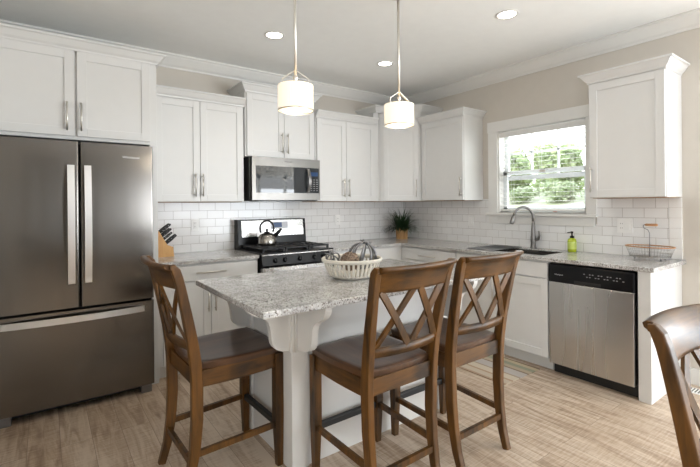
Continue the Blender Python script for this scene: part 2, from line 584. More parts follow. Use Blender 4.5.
    def build(self, name, mat, parent=None, org=None, smooth_angle=None, recalc=True):
        if recalc:
            bmesh.ops.recalc_face_normals(self.bm, faces=self.bm.faces[:])
        if parent is not None and org is None:
            org = ORG[parent.name]
        org = Vector(org) if org is not None else Vector((0, 0, 0))
        if org.length:
            bmesh.ops.translate(self.bm, verts=self.bm.verts[:], vec=-org)
        me = bpy.data.meshes.new(name)
        self.bm.to_mesh(me)
        self.bm.free()
        me.materials.append(mat)
        o = bpy.data.objects.new(name, me)
        COL.objects.link(o)
        if parent is not None:
            o.parent = parent
        else:
            o.location = org
        ORG[o.name] = org
        return o
def struct(o):
    o['kind'] = 'structure'
    return o
def copy_tree(o, parent=None):
    c = o.copy()
    COL.objects.link(c)
    if parent is not None:
        c.parent = parent
    for ch in [x for x in o.children]:
        copy_tree(ch, c)
    return c
def text_mesh(name, s, size, mat, parent, loc, xdir, zdir=(0, 0, 1), extrude=0.0004):
    cu = bpy.data.curves.new(name, 'FONT')
    cu.body = s
    cu.size = size
    cu.extrude = extrude
    cu.align_x = 'CENTER'
    cu.align_y = 'CENTER'
    tmp = bpy.data.objects.new(name, cu)
    COL.objects.link(tmp)
    dg = bpy.context.evaluated_depsgraph_get()
    me = bpy.data.meshes.new_from_object(tmp.evaluated_get(dg))
    bpy.data.objects.remove(tmp)
    X, Z = Vector(xdir).normalized(), Vector(zdir).normalized()
    Nn = X.cross(Z)
    org = ORG[parent.name]
    for v in me.vertices:
        p = Vector(loc) + X * v.co.x + Z * v.co.y + Nn * v.co.z
        v.co = p - org
    me.materials.clear()
    me.materials.append(mat)
    o = bpy.data.objects.new(name, me)
    COL.objects.link(o)
    o.parent = parent
    ORG[o.name] = org
    return o

# frames: (u along the wall, d out of the wall, z)
FB = lambda c: Vector((c[0], -c[1], c[2]))           # back wall: u = X
FR = lambda c: Vector((-c[1], -c[0], c[2]))          # right wall: u = -Y
def fbox(mb, F, u0, u1, d0, d1, z0, z1, bev=0.0):
    mb.box(u0, u1, d0, d1, z0, z1, bev, F)

# ------------------------------------------------------------------ room shell
CZ = 2.73
def room():
    b = MB(); b.box(-6.0, 3.6, -12.0, 0.15, -0.12, 0.0); struct(b.build('floor', M['floor']))
    b = MB(); b.box(-6.0, 3.6, -12.0, 0.15, CZ, CZ + 0.12); struct(b.build('ceiling', M['ceiling']))
    b = MB(); b.box(-6.0, 0.16, 0.0, 0.15, 0.0, CZ); wb = struct(b.build('wall_back', M['wall']))
    # right wall with the window opening
    y0, y1, z0, z1 = -2.345, -1.455, 1.25, 2.11
    b = MB()
    b.box(0, 0.16, y1, 0.0, 0, CZ)
    b.box(0, 0.16, -3.5, y0, 0, CZ)
    b.box(0, 0.16, y0, y1, 0, z0)
    b.box(0, 0.16, y0, y1, z1, CZ)
    wr = struct(b.build('wall_right', M['wall']))
    b = MB()
    b.box(-4.35, -4.2, -2.95, 0.0, 0, CZ)  # unseen wing wall, added to shade the floor by the fridge
    b.box(-6.0, -4.35, -2.95, -2.8, 0, CZ)
    b.box(-6.15, -6.0, -4.4, -2.8, 0, CZ)
    b.box(-6.15, -6.0, -12.0, -6.8, 0, CZ)
    b.box(-6.15, -6.0, -6.8, -4.4, 0, 0.55)  # opening made up to go with the added left fill light
    b.box(-6.15, -6.0, -6.8, -4.4, 2.3, CZ)
    struct(b.build('wall_left', M['wall']))
    b = MB(); b.box(0.16, 3.6, -3.5, -3.35, 0, CZ); struct(b.build('wall_dining', M['wall']))
    # far side of the room with the glazed openings
    b = MB()
    b.box(-6.0, -1.35, -12.15, -12.0, 0, CZ)  # unseen alcove, set far back so the fridge steel reflects a dark area
    b.box(-1.5, -1.35, -12.0, -7.6, 0, CZ)
    b.box(3.3, 3.6, -7.75, -7.6, 0, CZ)
    b.box(-1.5, 3.3, -7.75, -7.6, 2.2, CZ)
    struct(b.build('wall_front', M['wall']))
    b = MB()
    b.box(3.6, 3.75, -7.6, -6.9, 0, CZ)
    b.box(3.6, 3.75, -4.3, -3.35, 0, CZ)
    b.box(3.6, 3.75, -6.9, -4.3, 0, 0.6)
    b.box(3.6, 3.75, -6.9, -4.3, 2.25, CZ)
    struct(b.build('wall_side', M['wall']))
    b = MB()
    for x in (-1.46, 0.1, 1.7, 3.26):
        b.box(x - 0.05, x + 0.05, -7.72, -7.63, 0, 2.2)
    b.box(-1.5, 3.3, -7.72, -7.63, 2.1, 2.2)
    b.box(-1.5, 3.3, -7.72, -7.63, 0, 0.1)
    struct(b.build('door_1', M['trim']))
    # backsplash tiles
    b = MB(); b.box(-3.16, -0.008, -0.008, 0, 0.914, 1.395)
    o = b.build('tile_backsplash', M['tile_x'], wb, org=(0, 0, 0))
    b = MB()
    b.box(-0.008, 0, -1.345, -0.008, 0.914, 1.395)
    b.box(-0.008, 0, -2.43, -1.345, 0.914, 1.16)
    b.box(-0.008, 0, -2.943, -2.43, 0.914, 1.395)
    o = b.build('tile_backsplash', M['tile_y'], wr, org=(0, 0, 0))
    b = MB()
    for k in range(6):
        za = 0.9155 + k * 0.0782
        b.box(-0.0095, 0, -3.026, -2.9455, za, min(za + 0.0765, 1.395), 0.0012)
    o = b.build('edge_tiles', M['tile_edge'], wr, org=(0, 0, 0))
    # crown moulding
    prof = [(0, 2.620), (0.012, 2.620), (0.016, 2.632), (0.034, 2.645), (0.078, 2.696), (0.088, 2.712), (0.1, 2.716), (0.1, 2.7299), (0, 2.7299)]
    b = MB(); b.sweep([(-4.2, 0), (0, 0), (0, -3.5)], prof); struct(b.build('trim_1', M['trim']))
    # baseboard where the right wall is bare
    b = MB(); b.box(-0.016, 0, -3.5, -3.03, 0, 0.12, 0.003); struct(b.build('baseboard_right', M['trim']))
room()

# ------------------------------------------------------------------ window over the sink
def window():
    w = bpy.data.objects.new('window_1', None); w.location = (0, -1.9, 1.25); COL.objects.link(w); w['kind'] = 'structure'
    ORG[w.name] = Vector((0, -1.9, 1.25))
    T = M['trim']
    b = MB()
    b.box(-0.02, 0, -1.455, -1.345, 1.245, 2.10, 0.002)
    b.box(-0.02, 0, -2.43, -2.345, 1.245, 2.10, 0.002)
    b.box(-0.024, 0, -2.445, -1.34, 2.10, 2.21, 0.002)
    b.build('casing', T, w)
    b = MB(); b.box(-0.05, 0.0, -2.44, -1.33, 1.222, 1.247, 0.005); b.box(0, 0.06, -2.345, -1.455, 1.222, 1.252); b.build('window_stool', T, w)
    b = MB(); b.box(-0.02, 0, -2.415, -1.35, 1.138, 1.222, 0.002); b.build('apron', T, w)
    b = MB()
    b.box(0, 0.16, -1.467, -1.455, 1.25, 2.11); b.box(0, 0.16, -2.345, -2.333, 1.25, 2.11); b.box(0, 0.16, -2.345, -1.455, 2.098, 2.11); b.box(0.05, 0.16, -2.345, -1.455, 1.25, 1.262)
    b.build('jamb', T, w)
    V = M['blue_frame']
    b = MB()
    for x0, x1, z0, z1 in ((0.075, 0.1, 1.29, 1.655), (0.105, 0.13, 1.62, 2.07)):
        b.box(x0, x1, -1.51, -1.467, z0 - 0.03, z1 + 0.03); b.box(x0, x1, -2.333, -2.29, z0 - 0.03, z1 + 0.03)
        b.box(x0, x1, -2.333, -1.467, z0 - 0.03, z0 + 0.012); b.box(x0, x1, -2.333, -1.467, z1 - 0.012, z1 + 0.03)
    b.build('sash', V, w)
    b = MB()
    for y in (-1.765, -2.035):
        b.box(0.11, 0.125, y - 0.009, y + 0.009, 1.63, 2.07)
    b.box(0.11, 0.125, -2.29, -1.51, 1.858, 1.876)
    b.build('muntin', V, w)
    b = MB(); b.box(0.086, 0.09, -2.29, -1.51, 1.3, 1.65); b.box(0.116, 0.12, -2.29, -1.51, 1.63, 2.06); b.build('glass_pane', M['glass'], w)
    b = MB(); b.box(0.066, 0.076, -1.93, -1.87, 1.655, 1.675, 0.002); b.build('sash_lock', M['nickel'], w)
    # open slatted blind
    k = empty('window_blind', 'white slatted blind with open slats hung in the window over the sink', 'blind', (0.03, -1.9, 1.27))
    b = MB(); b.box(0.004, 0.012, -2.33, -1.47, 2.035, 2.088, 0.002); b.build('valance', T, k)
    b = MB(); b.box(0.014, 0.055, -2.32, -1.48, 2.045, 2.09); b.build('head_rail', T, k)
    b = MB(); z = 2.02; i = 0
    while z > 1.31:
        b.bar((0.033, -2.325, z), (0.033, -1.475, z), 0.046, 0.0025, up=(-0.06, 0, 1))
        z -= 0.0435
    b.build('slats', M['slat'], k)
    b = MB(); b.box(0.012, 0.056, -2.325, -1.475, 1.268, 1.288, 0.003); b.build('bottom_rail', T, k)
    b = MB()
    for y in (-1.6, -1.9, -2.2):
        b.tube([(0.01, y, 2.05), (0.01, y, 1.285)], 0.0012, 5)
        b.tube([(0.056, y, 2.05), (0.056, y, 1.285)], 0.0012, 5)
    b.build('ladder_cord', M['plastic'], k)
    b = MB(); b.tube([(0.002, -2.19, 2.06), (0.002, -2.19, 1.90)], 0.0012, 5); b.tube([(0.002, -2.19, 1.90), (0.002, -2.19, 1.865)], [0.003, 0.006], 8); b.build('pull_cord', M['plastic'], k)
    t = MB(); t.lathe([(0, 0), (0.018, 0), (0.02, 0.004), (0.016, 0.010), (0, 0.012)], (0.075, -2.02, 1.262), 16)
    tag(t.build('sponge_disc', M['orange'], None, org=(0.075, -2.02, 1.262)), 'small orange disc lying on the inner window ledge', 'disc')
window()

# ------------------------------------------------------------------ cabinet kit
def bar_handle(F, u, d, z0, z1, parent, vertical=True, mat=None):
    b = MB()
    r = 0.0058
    if vertical:
        b.tube([F((u, d + 0.03, z0)), F((u, d + 0.03, z1))], r, 10)
        for z in (z0 + 0.02, z1 - 0.02):
            b.tube([F((u, d - 0.001, z)), F((u, d + 0.03, z))], 0.005, 8)
    else:
        b.tube([F((z0, d + 0.03, u)), F((z1, d + 0.03, u))], r, 10)
        for z in (z0 + 0.02, z1 - 0.02):
            b.tube([F((z, d - 0.001, u)), F((z, d + 0.03, u))], 0.005, 8)
    return b.build('handle', mat or M['nickel'], parent)
def shaker(F, u0, u1, z0, z1, d, parent, name='door', st=0.058, mat=None, th=0.02, panel=True):
    b = MB()
    if panel:
        fbox(b, F, u0, u0 + st, d, d + th, z0, z1, 0.0015)
        fbox(b, F, u1 - st, u1, d, d + th, z0, z1, 0.0015)
        fbox(b, F, u0 + st, u1 - st, d, d + th, z0, z0 + st, 0.0015)
        fbox(b, F, u0 + st, u1 - st, d, d + th, z1 - st, z1, 0.0015)
        fbox(b, F, u0 + st - 0.002, u1 - st + 0.002, d + 0.001, d + th - 0.009, z0 + st - 0.002, z1 - st + 0.002)
    else:
        fbox(b, F, u0, u1, d, d + th, z0, z1, 0.002)
    return b.build(name, mat or M['white'], parent)
CROWN = [(-0.004, -0.075), (0.004, -0.075), (0.007, -0.062), (0.02, -0.05), (0.042, -0.018), (0.048, -0.014), (0.055, -0.012), (0.055, 0.0), (-0.004, 0.0)]
def crown(path, top, parent, close_top=True):
    b = MB()
    b.sweep(path, [(o, top + z) for o, z in CROWN])
    return b.build('crown_moulding', M['white'], parent)

def upper(label, F, u0, u1, z0, z1, depth, doors, crown_sides=(True, True), group='upper cabinets', bottom=True, hide=()):
    """doors: list of (u0,u1,handle_u)"""
    c = F(((u0 + u1) / 2, depth / 2, z0))
    e = empty('wall_cabinet', label, 'cabinet', c, group)
    b = MB(); fbox(b, F, u0, u1, 0.002, depth, z0, z1 - 0.01, 0.0015); b.build('cabinet_body', M['white'], e)
    zt = z1 - 0.08
    for a, c2, hu in doors:
        d = shaker(F, a, c2, z0 + 0.004, zt, depth, e)
        bar_handle(F, hu, depth + 0.02, z0 + 0.045, z0 + 0.245, d)
    fd = depth + 0.02
    pts = []
    if crown_sides[0]: pts.append((u0, 0.006))
    pts += [(u0, fd), (u1, fd)]
    if crown_sides[1]: pts.append((u1, 0.006))
    P = [F((u, d, 0)) for u, d in pts]
    P = [(p.x, p.y) for p in P]
    # keep the outward side to the right of travel
    q0, q1 = (F((u0, fd, 0)), F((u1, fd, 0)))
    dirv = q1 - q0
    out = F((0, 1, 0)) - F((0, 0, 0))
    if Vector((dirv.y, -dirv.x)).dot(Vector((out.x, out.y))) < 0:
        P = P[::-1]
    crown(P, z1, e)
    if bottom:
        b = MB(); fbox(b, F, u0 + 0.015, u1 - 0.015, 0.01, depth - 0.015, z0 - 0.004, z0 + 0.002); b.build('underside_panel', M['ply'], e)
    return e

ZB = 1.386
DU = 0.32
upper('white two-door wall cabinet between the fridge and the microwave', FB, -3.163, -2.349, ZB, 2.345, DU,
      [(-3.125, -2.757, -2.803), (-2.753, -2.362, -2.739)], (False, False))
upper('short white two-door wall cabinet directly above the microwave', FB, -2.336, -1.568, 1.815, 2.497, DU,
      [(-2.32, -1.933, -1.962), (-1.929, -1.582, -1.901)], (True, True), bottom=False)
upper('white two-door wall cabinet between the microwave and the corner', FB, -1.562, -0.742, ZB, 2.345, DU,
      [(-1.548, -1.172, -1.214), (-1.168, -0.762, -1.146)], (False, False))
upper('white single-door wall cabinet between the corner and the sink window', FR, 0.655, 1.268, ZB, 2.345, DU,
      [(0.675, 1.262, 1.243)], (False, True))
upper('white single-door wall cabinet right of the sink window, above the dishwasher', FR, 2.51, 3.028, ZB, 2.37, DU,
      [(2.516, 3.022, 2.535)], (True, True))

def corner_cabinet():
    z0, z1 = ZB, 2.497
    e = empty('wall_cabinet', 'tall white corner wall cabinet set at an angle above the potted plant', 'cabinet', (-0.3, -0.3, z0), 'upper cabinets')
    pl = [(-0.735, -0.002), (-0.735, -0.285), (-0.665, -0.285), (-0.655, -0.32), (-0.32, -0.648), (-0.002, -0.648), (-0.002, -0.002)]
    b = MB(); b.prism(pl, lambda a, c, t: (a, c, t), z0, z1 - 0.01); b.build('cabinet_body', M['white'], e)
    A, Bp = Vector((-0.655, -0.32, 0)), Vector((-0.32, -0.648, 0))
    L = (Bp - A).length; ud = (Bp - A) / L; nd = Vector((-0.7071, -0.7071, 0)); nd = Vector((ud.y, -ud.x, 0)); nd = nd if nd.x < 0 else -nd
    F = lambda c: A + ud * c[0] + nd * c[1] + Vector((0, 0, c[2]))
    d = shaker(F, 0.03, L - 0.03, z0 + 0.004, z1 - 0.08, 0.0, e)
    bar_handle(F, L - 0.058, 0.02, z0 + 0.045, z0 + 0.245, d)
    crown([(-0.002, -0.66), (-0.325, -0.66), (-0.66, -0.335), (-0.735, -0.335), (-0.735, -0.006)][::-1], z1, e)
    b = MB(); b.prism([(-0.63, -0.02), (-0.63, -0.31), (-0.33, -0.62), (-0.02, -0.62), (-0.02, -0.02)], lambda a, c, t: (a, c, t), z0 - 0.004, z0 + 0.002); b.build('underside_panel', M['ply'], e)
corner_cabinet()

def fridge_cabinet():
    e = empty('wall_cabinet', 'deep white two-door cabinet above the refrigerator', 'cabinet', (-3.67, -0.3, 1.815), 'upper cabinets')
    b = MB(); b.box(-4.17, -3.166, -0.62, -0.002, 1.815, 2.485, 0.0015); b.build('cabinet_body', M['white'], e)
    for u0, u1, hu in ((-4.16, -3.692, -3.737), (-3.678, -3.215, -3.674 + 0.036)):
        d = shaker(FB, u0, u1, 1.838, 2.425, 0.62, e)
        bar_handle(FB, hu if hu < -3.7 else -3.655, 0.64, 1.87, 2.065, d)
    crown([(-4.17, -0.64), (-3.166, -0.64), (-3.166, -0.006)], 2.5, e)
    p = MB(); p.box(-3.2215, -3.166, -0.64, -0.002, 0, 1.813, 0.0015)
    tag(p.build('side_panel', M['white'], None, org=(-3.18, -0.3, 0)), 'tall narrow white panel standing against the right side of the refrigerator', 'panel')
    p = MB(); p.box(-4.19, -4.156, -0.64, -0.002, 0, 1.813, 0.0015)
    tag(p.build('side_panel', M['white'], None, org=(-4.17, -0.3, 0)), 'tall narrow white panel standing left of the refrigerator', 'panel')
fridge_cabinet()

def base_cab(label, F, u0, u1, fronts, depth=0.61, group='base cabinets', low_top=None, z1=0.882):
    """fronts: list of ('door'|'drawer', u0,u1,z0,z1, handle) handle=(u,z0,z1) vertical or ('h',u0,u1,z)"""
    e = empty('base_cabinet', label, 'cabinet', F(((u0 + u1) / 2, depth / 2, 0)), group)
    b = MB(); fbox(b, F, u0, u1, 0.01, depth, 0.1, low_top or z1, 0.0015); b.build('cabinet_body', M['white'], e)
    if low_top:
        b = MB(); fbox(b, F, u0, u1, depth - 0.02, depth, low_top, z1, 0.0015); b.build('front_rail', M['white'], e)
    b = MB(); fbox(b, F, u0, u1, 0.03, depth - 0.055, 0.0, 0.1); b.build('toe_kick', M['white'], e)
    for kind, a, c, za, zb, h in fronts:
        d = shaker(F, a, c, za, zb, depth, e, kind, panel=(kind == 'door'))
        if h:
            if h[0] == 'h':
                bar_handle(F, h[3], depth + 0.02, h[1], h[2], d, vertical=False)
            else:
                bar_handle(F, h[0], depth + 0.02, h[1], h[2], d)
    return e
base_cab('white base cabinet with a drawer over two doors, left of the range', FB, -3.163, -2.345,
         [('drawer', -3.13, -2.358, 0.748, 0.868, ('h', -2.888, -2.645, 0.809)), ('door', -3.13, -2.765, 0.11, 0.738, (-2.79, 0.49, 0.69)), ('door', -2.761, -2.358, 0.11, 0.738, (-2.733, 0.49, 0.69))])
base_cab('white base cabinet between the range and the corner', FB, -1.565, -0.600,
         [('drawer', -1.55, -0.74, 0.748, 0.868, ('h', -1.27, -1.03, 0.809)), ('door', -1.55, -1.147, 0.11, 0.738, (-1.18, 0.49, 0.69)), ('door', -1.143, -0.74, 0.11, 0.738, (-1.11, 0.49, 0.69))])
base_cab('white base cabinet with one wide drawer, between the corner and the sink', FR, 0.612, 1.403,
         [('drawer', 0.665, 1.400, 0.748, 0.868, ('h', 0.92, 1.15, 0.80)), ('door', 0.665, 1.03, 0.11, 0.738, (1.0, 0.49, 0.69)), ('door', 1.034, 1.400, 0.11, 0.738, (1.065, 0.49, 0.69))])
base_cab('white sink base cabinet with a blank drawer front, left of the dishwasher', FR, 1.405, 2.325,
         [('drawer', 1.409, 2.321, 0.748, 0.868, None), ('door', 1.409, 1.862, 0.11, 0.738, (1.83, 0.49, 0.69)), ('door', 1.866, 2.321, 0.11, 0.738, (1.9, 0.49, 0.69))], low_top=0.69)
b = MB(); b.box(-0.622, -0.002, -3.022, -2.946, 0, 0.883, 0.002)
tag(b.build('end_panel', M['white'], None, org=(-0.31, -2.98, 0)), 'thick white end panel closing the counter run right of the dishwasher', 'panel')

# ------------------------------------------------------------------ countertops and sink
CT0, CT1 = 0.884, 0.914
b = MB(); b.box(-3.164, -2.344, -0.648, -0.009, CT0, CT1, 0.004)
tag(b.build('countertop', M['granite'], None, org=(-2.75, -0.33, CT0)), 'speckled grey granite countertop left of the range, under the knife block', 'countertop', 'granite countertops')
SX0, SX1, SY0, SY1 = -0.525, -0.13, -2.225, -1.44
b = MB()
def slab(mb, outer, hole):
    """flat slab between outline and a rectangular hole"""
    t = bmesh.new()
    xs = sorted(set([p[0] for p in outer] + [hole[0], hole[1]]))
    ys = sorted(set([p[1] for p in outer] + [hole[2], hole[3]]))
    def inside(x, y):
        c = False
        n = len(outer)
        for i in range(n):
            (xa, ya), (xb, yb) = outer[i], outer[(i + 1) % n]
            if (ya > y) != (yb > y) and x < (xb - xa) * (y - ya) / (yb - ya) + xa:
                c = not c
        return c
    V = {}
    def g(x, y):
        if (x, y) not in V:
            V[(x, y)] = t.verts.new((x, y, CT1))
        return V[(x, y)]
    for i in range(len(xs) - 1):
        for j in range(len(ys) - 1):
            cx, cy = (xs[i] + xs[i + 1]) / 2, (ys[j] + ys[j + 1]) / 2
            if inside(cx, cy) and not (hole[0] < cx < hole[1] and hole[2] < cy < hole[3]):
                t.faces.new((g(xs[i], ys[j]), g(xs[i + 1], ys[j]), g(xs[i + 1], ys[j + 1]), g(xs[i], ys[j + 1])))
    ex = bmesh.ops.extrude_face_region(t, geom=t.faces[:])
    bmesh.ops.translate(t, verts=[v for v in ex['geom'] if isinstance(v, bmesh.types.BMVert)], vec=(0, 0, CT0 - CT1))
    bmesh.ops.recalc_face_normals(t, faces=t.faces[:])
    ed = [e for e in t.edges if len(e.link_faces) == 2 and e.calc_face_angle() > 1.0]
    bmesh.ops.bevel(t, geom=ed, offset=0.004, segments=2, affect='EDGES', profile=0.5)
    mb.merge(t)
slab(b, [(-1.568, -0.009), (-1.568, -0.648), (-0.648, -0.648), (-0.648, -3.048), (0.0, -3.048), (0.0, -3.03), (-0.0105, -3.03), (-0.0105, -0.009)], (SX0, SX1, SY0, SY1))
tag(b.build('countertop', M['granite'], None, org=(-0.3, -0.3, CT0)), 'long L-shaped granite countertop running through the corner, past the sink', 'countertop', 'granite countertops')
def sink():
    e = empty('kitchen_sink', 'double-bowl stainless sink set into the granite below the window', 'sink', (-0.33, -1.83, 0.70))
    def bowl(y0, y1):
        b = MB(); x0, x1 = SX0 + 0.004, SX1 - 0.004; t = 0.004
        zb = 0.70
        b.box(x0, x1, y0, y1, zb, zb + t)
        b.box(x0, x0 + t, y0, y1, zb, 0.905); b.box(x1 - t, x1, y0, y1, zb, 0.905)
        b.box(x0, x1, y0, y0 + t, zb, 0.905); b.box(x0, x1, y1 - t, y1, zb, 0.905)
        o = b.build('bowl', M['kettle'], e)
        b = MB(); b.lathe([(0, 0.006), (0.03, 0.006), (0.042, 0.009), (0.045, 0.004)], ((x0 + x1) / 2, (y0 + y1) / 2, zb), 20); b.build('drain', M['nickel'], o)
    bowl(SY0 + 0.004, -1.845); bowl(-1.825, SY1 - 0.004)
    b = MB(); b.box(SX0 + 0.004, SX1 - 0.004, -1.845, -1.825, 0.72, 0.895, 0.004); b.build('divider', M['steel_v'], e)
    # dark draining grid in the left bowl
    k = empty('drying_rack', 'dark wire drying rack laid across the left bowl of the sink', 'rack', (-0.33, -1.62, 0.915))
    b = MB()
    for i in range(8):
        y = -1.50 - i * 0.038
        b.tube([(-0.56, y, 0.9185), (-0.10, y, 0.9185)], 0.0042, 6)
    for x in (-0.56, -0.10):
        b.tube([(x, -1.49, 0.9185), (x, -1.78, 0.9185)], 0.0045, 6)
    b.build('wires', M['dark_metal'], k)
sink()
def faucet():
    bx, by = -0.068, -1.878
    e = empty('faucet', 'brushed metal gooseneck kitchen faucet behind the sink', 'faucet', (bx, by, CT1))
    b = MB(); b.lathe([(0, 0), (0.03, 0), (0.03, 0.006), (0.024, 0.014), (0.022, 0.05), (0.026, 0.075), (0.024, 0.10), (0.018, 0.16), (0.0145, 0.22), (0.0125, 0.26), (0, 0.26)], (bx, by, CT1), 24); b.build('base', M['faucet'], e)
    b = MB()
    R = 0.098; zc = CT1 + 0.298
    dirv = Vector((-0.86, 0.5, 0)).normalized()
    pts = [(bx, by, CT1 + 0.25)]
    for i in range(17):
        a = PI - i / 16 * PI * 0.93
        q = Vector((bx, by, zc)) + dirv * (R + R * math.cos(a)) + Vector((0, 0, R * math.sin(a)))
        pts.append(q)
    b.tube(pts, 0.0125, 12); b.build('spout', M['faucet'], e)
    q = Vector(pts[-1]); d = (q - Vector(pts[-2])).normalized()
    b = MB(); b.tube([q, q + d * 0.03, q + d * 0.07, q + d * 0.085], [0.0135, 0.017, 0.0195, 0.017], 14); b.build('spray_head', M['faucet'], e)
    b = MB(); b.tube([(bx, by - 0.015, CT1 + 0.085), (bx, by - 0.05, CT1 + 0.09)], 0.0145, 12); b.tube([(bx, by - 0.05, CT1 + 0.085), (bx, by - 0.062, CT1 + 0.125), (bx - 0.004, by - 0.058, CT1 + 0.17)], [0.012, 0.009, 0.007], 10); b.build('lever_handle', M['faucet'], e)
faucet()
def soap():
    c = (-0.09, -2.255, CT1)
    e = empty('soap_bottle', 'green soap bottle with a black pump beside the sink', 'bottle', c)
    b = MB(); b.lathe([(0, 0), (0.033, 0), (0.036, 0.004), (0.036, 0.097), (0.032, 0.112), (0.016, 0.122), (0.013, 0.128), (0, 0.128)], c, 24); b.build('bottle_body', M['green_soap'], e)
    b = MB(); b.lathe([(0.0366, 0.025), (0.0366, 0.088)], c, 24); o = b.build('paper_label', M['green_label'], e)
    b = MB(); b.lathe([(0, 0.122), (0.017, 0.122), (0.017, 0.140), (0.007, 0.144), (0.007, 0.166), (0.012, 0.168), (0.012, 0.180), (0, 0.182)], c, 16)
    b.bar((c[0], c[1], c[2] + 0.174), (c[0] - 0.022, c[1] + 0.03, c[2] + 0.169), 0.009, 0.008); b.build('pump', M['black'], e)
soap()

# ------------------------------------------------------------------ refrigerator
def curved_front(u0, u1, y_edge, bow, z0, z1, thick=0.06, n=14, r=0.012):
    """door slab, front slightly bowed towards -Y"""
    b = MB()
    prof = [(u0, y_edge + 0.012), (u0 + 0.002, y_edge + 0.005), (u0 + 0.006, y_edge + 0.001)]
    for i in range(n + 1):
        t = i / n
        x = u0 + 0.012 + (u1 - u0 - 0.024) * t
        prof.append((x, y_edge - bow * (1 - (2 * t - 1) ** 2)))
    prof += [(u1 - 0.006, y_edge + 0.001), (u1 - 0.002, y_edge + 0.005), (u1, y_edge + 0.012)]
    prof = [(u0, y_edge + thick)] + prof + [(u1, y_edge + thick)]
    b.prism(prof, lambda a, c, t: (a, c, t), z0, z1)
    return b
def fridge():
    e = empty('refrigerator', 'stainless steel french-door refrigerator with a bottom freezer drawer', 'refrigerator', (-3.675, -0.4, 0))
    b = MB(); b.box(-4.113, -3.226, -0.705, -0.03, 0.05, 1.775, 0.003); b.build('cabinet_body', M['black_matte'], e)
    yf = -0.774
    xl, xr, xm = -4.113, -3.224, -3.6745
    d1 = curved_front(xl, xm - 0.0035, yf, 0.004, 0.685, 1.783).build('door', M['steel'], e)
    d2 = curved_front(xm + 0.0035, xr, yf, 0.004, 0.685, 1.783).build('door', M['steel'], e)
    fz = curved_front(xl, xr, yf, 0.004, 0.062, 0.668).build('freezer_drawer', M['steel'], e)
    for x, par in ((-3.724, d1), (-3.630, d2)):
        b = MB()
        n = 20
        prev = []
        for i in range(n + 1):
            t = i / n
            z = 0.845 + (1.625 - 0.845) * t
            y = yf - 0.026 - 0.036 * (1 - (2 * t - 1) ** 2)
            prev.append((y, z))
        pl = prev + [(y + 0.013, z) for y, z in reversed(prev)]
        b.prism(pl, lambda a, c, t: (t, a, c), x - 0.02, x + 0.02)
        for z in (0.87, 1.60):
            b.box(x - 0.012, x + 0.012, yf - 0.032, yf + 0.0, z - 0.016, z + 0.016)
        b.build('handle', M['handle_steel'], par)
    b = MB(); n = 24; pl = []
    for i in range(n + 1):
        t = i / n; x = -4.09 + (-3.292 + 4.09) * t
        pl.append((x, yf - 0.026 - 0.036 * (1 - (2 * t - 1) ** 2)))
    pl = pl + [(x, y + 0.013) for x, y in reversed(pl)]
    b.prism(pl, lambda a, c, t: (a, c, t), 0.60, 0.64)
    for x in (-4.06, -3.32):
        b.box(x - 0.016, x + 0.016, yf - 0.032, yf, 0.608, 0.632)
    b.build('handle', M['handle_steel'], fz)
    for x in (-4.075, -3.275):
        b = MB(); b.box(x - 0.035, x + 0.035, -0.76, -0.66, 0.0, 0.058, 0.004); b.build('foot', M['dark_metal'], e)
    b = MB(); b.box(xl + 0.02, xr - 0.02, -0.70, -0.69, 0.02, 0.06); b.build('grille', M['black_matte'], e)
    text_mesh('lettering', 'Whirlpool', 0.026, M['logo'], d2, (-3.368, yf - 0.0045, 1.695), (1, 0, 0))
fridge()

